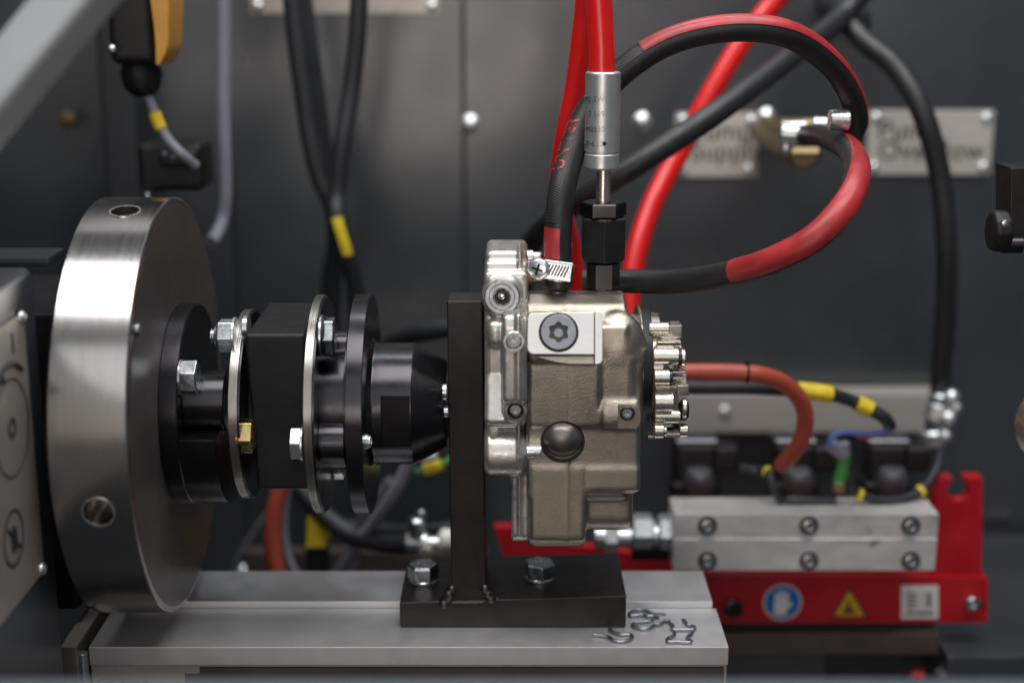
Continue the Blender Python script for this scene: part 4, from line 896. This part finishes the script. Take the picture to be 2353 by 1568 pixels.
for q in ([(2084, 1362), (2105, 1364), (2105, 1367), (2084, 1365)], [(2084, 1372), (2105, 1374), (2105, 1377), (2084, 1375)], [(2084, 1382), (2105, 1384), (2105, 1387), (2084, 1385)], [(2084, 1392), (2098, 1394), (2098, 1397), (2084, 1395)], [(2131, 1362), (2137, 1362), (2137, 1392), (2131, 1392)], [(2080, 1406), (2146, 1406), (2146, 1410), (2080, 1410)]): rp(o, q, RY-.002, RY-.0016, 'book_mark', 'ink', 0)
for px, py, r, m in ((1682, 1393, 23, 'black'), (2230, 1383, 18, 'zinc')): screw(fr, at(px, py, RY), (0, -1, 0), pxr(r, RY), .006, m)
p = at(2252, 1388, RY); disk(fr, 2254, 1388, 8, RY-.0002, 'dark', 'bolt_hole')  # flat disk; the hole's shade is only its colour
mf = thing('valve_manifold', 'long aluminium manifold block with six socket screws on the red frame', 'manifold', at(1850, 1312, RY-.04))
a = at(1545, 1310, RY-.045); b = at(2157, 1180, RY-.045)
bm = bmesh.new(); add_box(bm, (a.x, RY-.045, a.z), (b.x, RY-.003, b.z)); bevel_all(bm, .0008, 2); mk('block', bm, 'manifold', mf)
bm = bmesh.new(); zz = at(1800, 1236, RY-.045).z; add_box(bm, (a.x+.0005, RY-.0456, a.z+.0005), (b.x-.0005, RY-.0449, zz)); bevel_all(bm, .0003, 1); mk('lower_face', bm, 'manifold', mf)
for px in (1625, 1858, 2092):
    for py in (1207, 1287):
        c_ = at(px, py, RY-.046); bm = bmesh.new(); cyl(bm, c_, c_-Vector((0, .0005, 0)), pxr(22, RY), seg=32); cb = mk('counterbore', bm, 'steeldark', mf)
        screw(mf, c_-Vector((0, .0004, 0)), (0, -1, 0), pxr(16, RY), .0035, 'zinc', 'socket_screw')
# pipe fitting to the left of the manifold
t = thing('right_pipe_fitting', 'bright hydraulic fitting joining the left end of the manifold', 'fitting', at(1450, 1235, RY))
hl(t, 1365, 1392, 1234, 30, RY-.02, 'zinc', 'cap'); hl(t, 1388, 1418, 1234, 34, RY-.02, 'chrome', 'hex_nut', 6, .001); hl(t, 1418, 1452, 1232, 20, RY-.02, 'chrome', 'pipe'); hl(t, 1450, 1500, 1218, 42, RY-.02, 'chrome', 'large_hex', 6, .002); hl(t, 1498, 1512, 1228, 26, RY-.02, 'chrome', 'collar'); hl(t, 1510, 1545, 1220, 42, RY-.02, 'chrome', 'end_hex', 6, .002)
hl(t, 1450, 1545, 1262, 26, RY+.0, 'blackmat', 'lower_socket')
# solenoids behind
for i, (px, lab) in enumerate(((1600, 'black solenoid coil at the left of the three above the manifold'), (1828, 'black solenoid coil in the middle of the three above the manifold'), (2042, 'black solenoid coil nearest the notched red upright'))):
    y = RY+.06; t = thing('solenoid', lab, 'solenoid', at(px, 1160, y), 'solenoid coils above the manifold')
    bm = bmesh.new(); pbox(bm, px-52, 1022, px+52, 1135, y+.01, y+.045, .006); mk('coil', bm, 'plastic', t)
    bm = bmesh.new(); pbox(bm, px-48, 1010, px+50, 1022, y+.012, y+.04, .002); mk('top_plate', bm, 'plug', t)
    c_ = at(px+4, 1095, y+.012); bm = bmesh.new(); add_lathe(bm, c_-Vector((0, 0, .014)), (0, -.25, 1), [(0, .0125), (.006, .0155), (.018, .0150), (.024, .0105), (.025, 0)], 32); mk('metal_cap', bm, 'capm', t)
    bm = bmesh.new(); pbox(bm, px-58, 1110, px+58, 1162, y+.005, y+.04, .004); mk('base', bm, 'plastic', t)
    bm = bmesh.new(); pbox(bm, px+40, 1028, px+100, 1085, y, y+.03, .004); mk('connector', bm, 'plastic', t)
# steel rail plate behind
t = thing('mounting_rail', 'flat grey steel rail fixed on the wall behind the solenoids', 'rail', at(1860, 990, .46))
bm = bmesh.new(); a = at(1560, 992, .46); b = at(2175, 905, .46); add_box(bm, (a.x, .46, a.z), (b.x, .492, b.z), bev=.001); mk('bar', bm, 'plate', t)
screw(t, at(1665, 945, .4595), (0, -1, 0), pxr(14, .46), .004, 'chrome', sock=False)
# right orange hose + cables
t, f_, p_ = hose('orange_hose', 'orange red hose arching right from behind the pump cover, ending near the solenoids', [(1540, 856, .10), (1600, 854, .10), (1680, 855, .10), (1745, 860, .10), (1800, 880, .11), (1838, 918, .12), (1850, 965, .13), (1835, 1020, .14), (1795, 1070, .16)], .0068, 'salmon')
i0 = idx(f_, 1713, 856); bm = bmesh.new(); sleeve(bm, f_, i0, i0+1, .0078, 0, 2*pi-.001); mk('cable_tie', bm, 'plastic', t); p = f_[i0][0]; bm = bmesh.new(); add_box(bm, p+Vector((-.0015, -.002, .006)), p+Vector((.0025, .002, .0095))); mk('tie_head', bm, 'plastic', t)
t, f_, p_ = hose('sensor_lead', 'black lead with yellow sleeves running right above the steel rail', [(1540, 888, .14), (1620, 890, .14), (1720, 890, .14), (1830, 896, .15), (1900, 904, .15), (1950, 918, .16), (1990, 936, .16), (2030, 958, .16), (2044, 978, .17)], .0055, 'rubber2', cat='cable')
for (x0, y0, x1, y1, k) in ((1830, 896, 1905, 905, .0018), (1966, 925, 2002, 942, .0016)):
    bm = bmesh.new(); sleeve(bm, f_, idx(f_, x0, y0), idx(f_, x1, y1), .0055+k, 0, 2*pi-.001); mk('yellow_sleeve', bm, 'yellow', t)
hose('blue_wire', 'short blue wire curling back from the end of the black lead', [(2040, 975, .165), (2032, 992, .165), (1990, 996, .165), (1940, 992, .165), (1910, 1004, .165), (1905, 1025, .165)], .0026, 'bluew', cat='wire', seg=12)
hose('red_wire', 'short red wire under the curl of the blue wire', [(2044, 978, .17), (2030, 996, .172), (2000, 1004, .172), (1970, 1003, .172)], .0018, 'tape', cat='wire', seg=10)
t = thing('clear_connector', 'pale clear connector with green and brass pin between two solenoids', 'connector', at(1930, 1125, .18))
bm = bmesh.new(); p = at(1925, 1010, .18); cyl(bm, at(1905, 1018, .18), at(1942, 1045, .18), .006, ch=.001); cyl(bm, at(1938, 1015, .18), at(1940, 1050, .18), .005, ch=.001); mk('shell', bm, 'greyc', t)
bm = bmesh.new(); cyl(bm, at(1940, 1048, .18), at(1928, 1110, .18), .0055, ch=.001); mk('green_body', bm, 'green', t); bm = bmesh.new(); cyl(bm, at(1928, 1105, .18), at(1926, 1128, .18), .006, ch=.001); mk('brass_tip', bm, 'brass', t)
for pts, lab in (([(1698, 1072, .2), (1735, 1080, .2), (1765, 1085, .19), (1775, 1120, .18), (1800, 1150, .18), (1860, 1152, .18), (1920, 1150, .18)], 'thin black lead looping round below the middle solenoid'),
                 ([(1920, 1040, .19), (1950, 1090, .18), (1965, 1130, .18), (2040, 1150, .18), (2110, 1130, .19), (2150, 1080, .2), (2160, 1040, .22)], 'thin black lead looping round below the right hand solenoid')):
    t, f_, p_ = hose('solenoid_lead', lab, pts, .0038, 'rubber2', cat='cable', seg=12, group='thin leads at the solenoids')
    k = (idx(f_, 1765, 1068) if 'middle' in lab else idx(f_, 1967, 1132)); bm = bmesh.new(); sleeve(bm, f_, k, k+2, .0052, 0, 2*pi-.001); mk('yellow_tag', bm, 'yellow', t)
    if 'right' in lab: k = idx(f_, 2110, 1130); bm = bmesh.new(); sleeve(bm, f_, k, k+2, .0052, 0, 2*pi-.001); mk('yellow_tag', bm, 'yellow', t)
# fittings below right hose
t = thing('hose_end_fitting', 'bright zinc elbow fitting under the right black hose', 'fitting', at(2155, 1050, .33))
for a_, b_3, r_, m_, nm in (((2160, 900), (2160, 925), .011, 'zinc', 'collar'), ((2160, 925), (2150, 960), .0125, 'chrome', 'hex_nut'), ((2150, 955), (2145, 1000), .010, 'zinc', 'elbow'), ((2140, 985), (2142, 1020), .0125, 'chrome', 'lower_nut'), ((2155, 1015), (2160, 1060), .0055, 'zinc', 'stem')):
    bm = bmesh.new(); cyl(bm, at(*a_, .32), at(*b_3, .32), r_, seg=8 if 'nut' in nm else 24, ch=.0015); mk(nm, bm, m_, t)
for px, py, r_ in ((2185, 912, .008), (2195, 935, .006), (2178, 960, .008), (2172, 1000, .006)):
    bm = bmesh.new(); p = at(px, py, .31); bmesh.ops.create_uvsphere(bm, u_segments=16, v_segments=10, radius=r_, matrix=Matrix.Translation(p)); mk('swivel_ball', bm, 'chrome', t)
# ---- knob & block at right edge
t = thing('clamping_knob', 'black clamping block with a round knob at the right edge', 'clamp', at(2330, 560, .0))
y = .0; bm = bmesh.new(); q = [at(x, yy, y) for x, yy in ((2318, 384), (2450, 384), (2450, 552), (2318, 552))]; prism(bm, [(v.x, v.z) for v in q], lambda u, v: Vector((u, y, v)), lambda u, v: Vector((u, y+.030, v))); bevel_all(bm, .001, 2); mk('block', bm, 'bracket', t)
rp(t, [(2322, 387), (2460, 387), (2460, 549), (2322, 549)], y-.004, y+.002, 'front_plate', 'bracket')
p = at(2290, 530, y-.004); bm = bmesh.new(); add_lathe(bm, p+Vector((.008, 0, 0)), (-1, 0, 0), [(0, .012), (.002, .0145), (.010, .0150), (.013, .013), (.0135, 0)], 10); bevel_all(bm, .0015, 2, 20); mk('knob', bm, 'plastic', t)
p = at(2312, 562, y-.002); bm = bmesh.new(); add_lathe(bm, p+Vector((.01, 0, 0)), (-1, 0, 0), [(0, .006), (.014, .006), (.016, .004), (.016, 0)], 20); mk('spindle', bm, 'black', t)
p = at(2308, 512, y-.02); bm = bmesh.new(); add_lathe(bm, p, (0, -1, 0), [(0, .0028), (.002, .0026), (.003, 0)], 16); mk('set_screw', bm, 'zinc', t)
bm = bmesh.new(); q = at(2338, 970, -.1); add_lathe(bm, (q.x+.028, -.12, q.z), (0, 1, 0), [(0, .026), (.002, .03), (.02, .03), (.022, .026)], 60); o = mk('hand_wheel', bm, 'nickel'); o.data.materials[0] = M['nickel']; tag(o, 'sliver of a pale metal hand wheel at the right edge', 'hand wheel')
bm = bmesh.new(); cyl(bm, (q.x+.028, -.1215, q.z), (q.x+.028, -.119, q.z), .027, seg=48, ch=.0005); mk('amber_insert', bm, 'amber', o)
# shelf and dark base at lower right
t = thing('base_cabinet', 'dark base cabinet with a shelf edge under the red frame', 'cabinet', (.4, .3, -.62))
zt_ = at(2000, 1432, RY+.01).z
bm = bmesh.new(); add_box(bm, (at(1600, 1430, RY).x, RY-.012, zt_-.019), (at(2160, 1440, RY-.012).x, .49, zt_-.0005), bev=.001); mk('shelf', bm, 'brown', t)
bm = bmesh.new(); add_box(bm, (at(2165, 1440, RY).x, RY-.02, zt_-.06), (1.2, .47, zt_-.016), bev=.004); mk('ledge', bm, 'wall', t)
bm = bmesh.new(); add_box(bm, (at(1500, 1430, RY).x, RY+.03, -.6), (at(1918, 1500, RY).x, .49, zt_-.02), bev=.002); mk('front_panel', bm, 'wall', t)
bm = bmesh.new(); add_box(bm, (at(1918, 1500, RY).x+.001, RY+.05, -.6), (1.2, .49, zt_-.021)); mk('inner_panel', bm, 'wallside', t)
bm = bmesh.new(); a = at(2258, 1175, WY-.003); b = at(2318, 1186, WY-.003); add_box(bm, (a.x, WY-.004, b.z), (b.x, WY-.001, a.z)); tag(mk('wall_slot', bm, 'plug'), 'thin grey metal strip on the wall right of the notched upright', 'strip')
t = thing('drain_fitting', 'small chrome drain fitting with a red cap at the bottom right', 'fitting', at(2180, 1560, .2))
for px, py, r_, m_, nm in ((2190, 1540, .008, 'chrome', 'nut'), (2170, 1552, .009, 'chrome', 'body'), (2150, 1558, .007, 'zinc', 'tail')):
    p = at(px, py, .19); bm = bmesh.new(); cyl(bm, p, p+Vector((.008, .004, .004)), r_, seg=8, ch=.002); mk(nm, bm, m_, t)
p = at(2090, 1550, .2); bm = bmesh.new(); cyl(bm, p, p+Vector((.012, 0, 0)), .006, ch=.001); mk('red_cap', bm, 'redframe', t)

# ================================================================== WIRE CLIPS
def Dz(x, y): return (853.4+x/2.757, 1163.7+y/2.757)
clips = [
 ([(1408, 807), (1450, 812), (1500, 822), (1525, 840), (1560, 851), (1605, 850), (1640, 836), (1652, 820), (1638, 808), (1590, 808), (1555, 800), (1525, 788), (1508, 778), (1512, 766)], 'bent steel wire clip nearest the front edge, left of the others'),
 ([(1865, 672), (1820, 668), (1770, 664), (1735, 654), (1690, 650), (1650, 660), (1632, 674), (1640, 686), (1680, 686), (1715, 682), (1750, 690), (1785, 690), (1820, 700)], 'bent steel wire clip touching the foot plate, farthest back'),
 ([(1785, 708), (1760, 722), (1700, 730), (1662, 738), (1652, 750), (1690, 766), (1730, 771), (1765, 764), (1790, 747), (1825, 740), (1850, 726), (1885, 718)], 'bent steel wire clip in the middle, its long leg pointing right'),
 ([(1885, 722), (1892, 738), (1908, 748), (1902, 766), (1915, 777), (1970, 776), (2035, 775), (2046, 762), (2025, 750), (1998, 744), (1990, 728), (1972, 712)], 'bent steel wire clip farthest right of the pile, open end away'),
 ([(1915, 788), (1918, 805), (1900, 820), (1876, 832), (1872, 846), (1890, 853), (1950, 852), (2012, 857), (2022, 846), (2000, 832), (2008, 815), (2022, 806), (2032, 792)], 'bent steel wire clip at the front right, shaped like a U')]
for i, (pts, lab) in enumerate(clips):
    rw = .00125
    P_ = [onz(*Dz(*p), BZ+rw+.0002) for p in pts]; path = catmull(P_, 6); bm = bmesh.new(); tube(bm, path, rw, 12); tag(mk('wire_clip', bm, 'plug', smooth=60), lab, 'clip', 'steel wire clips lying on the bed')
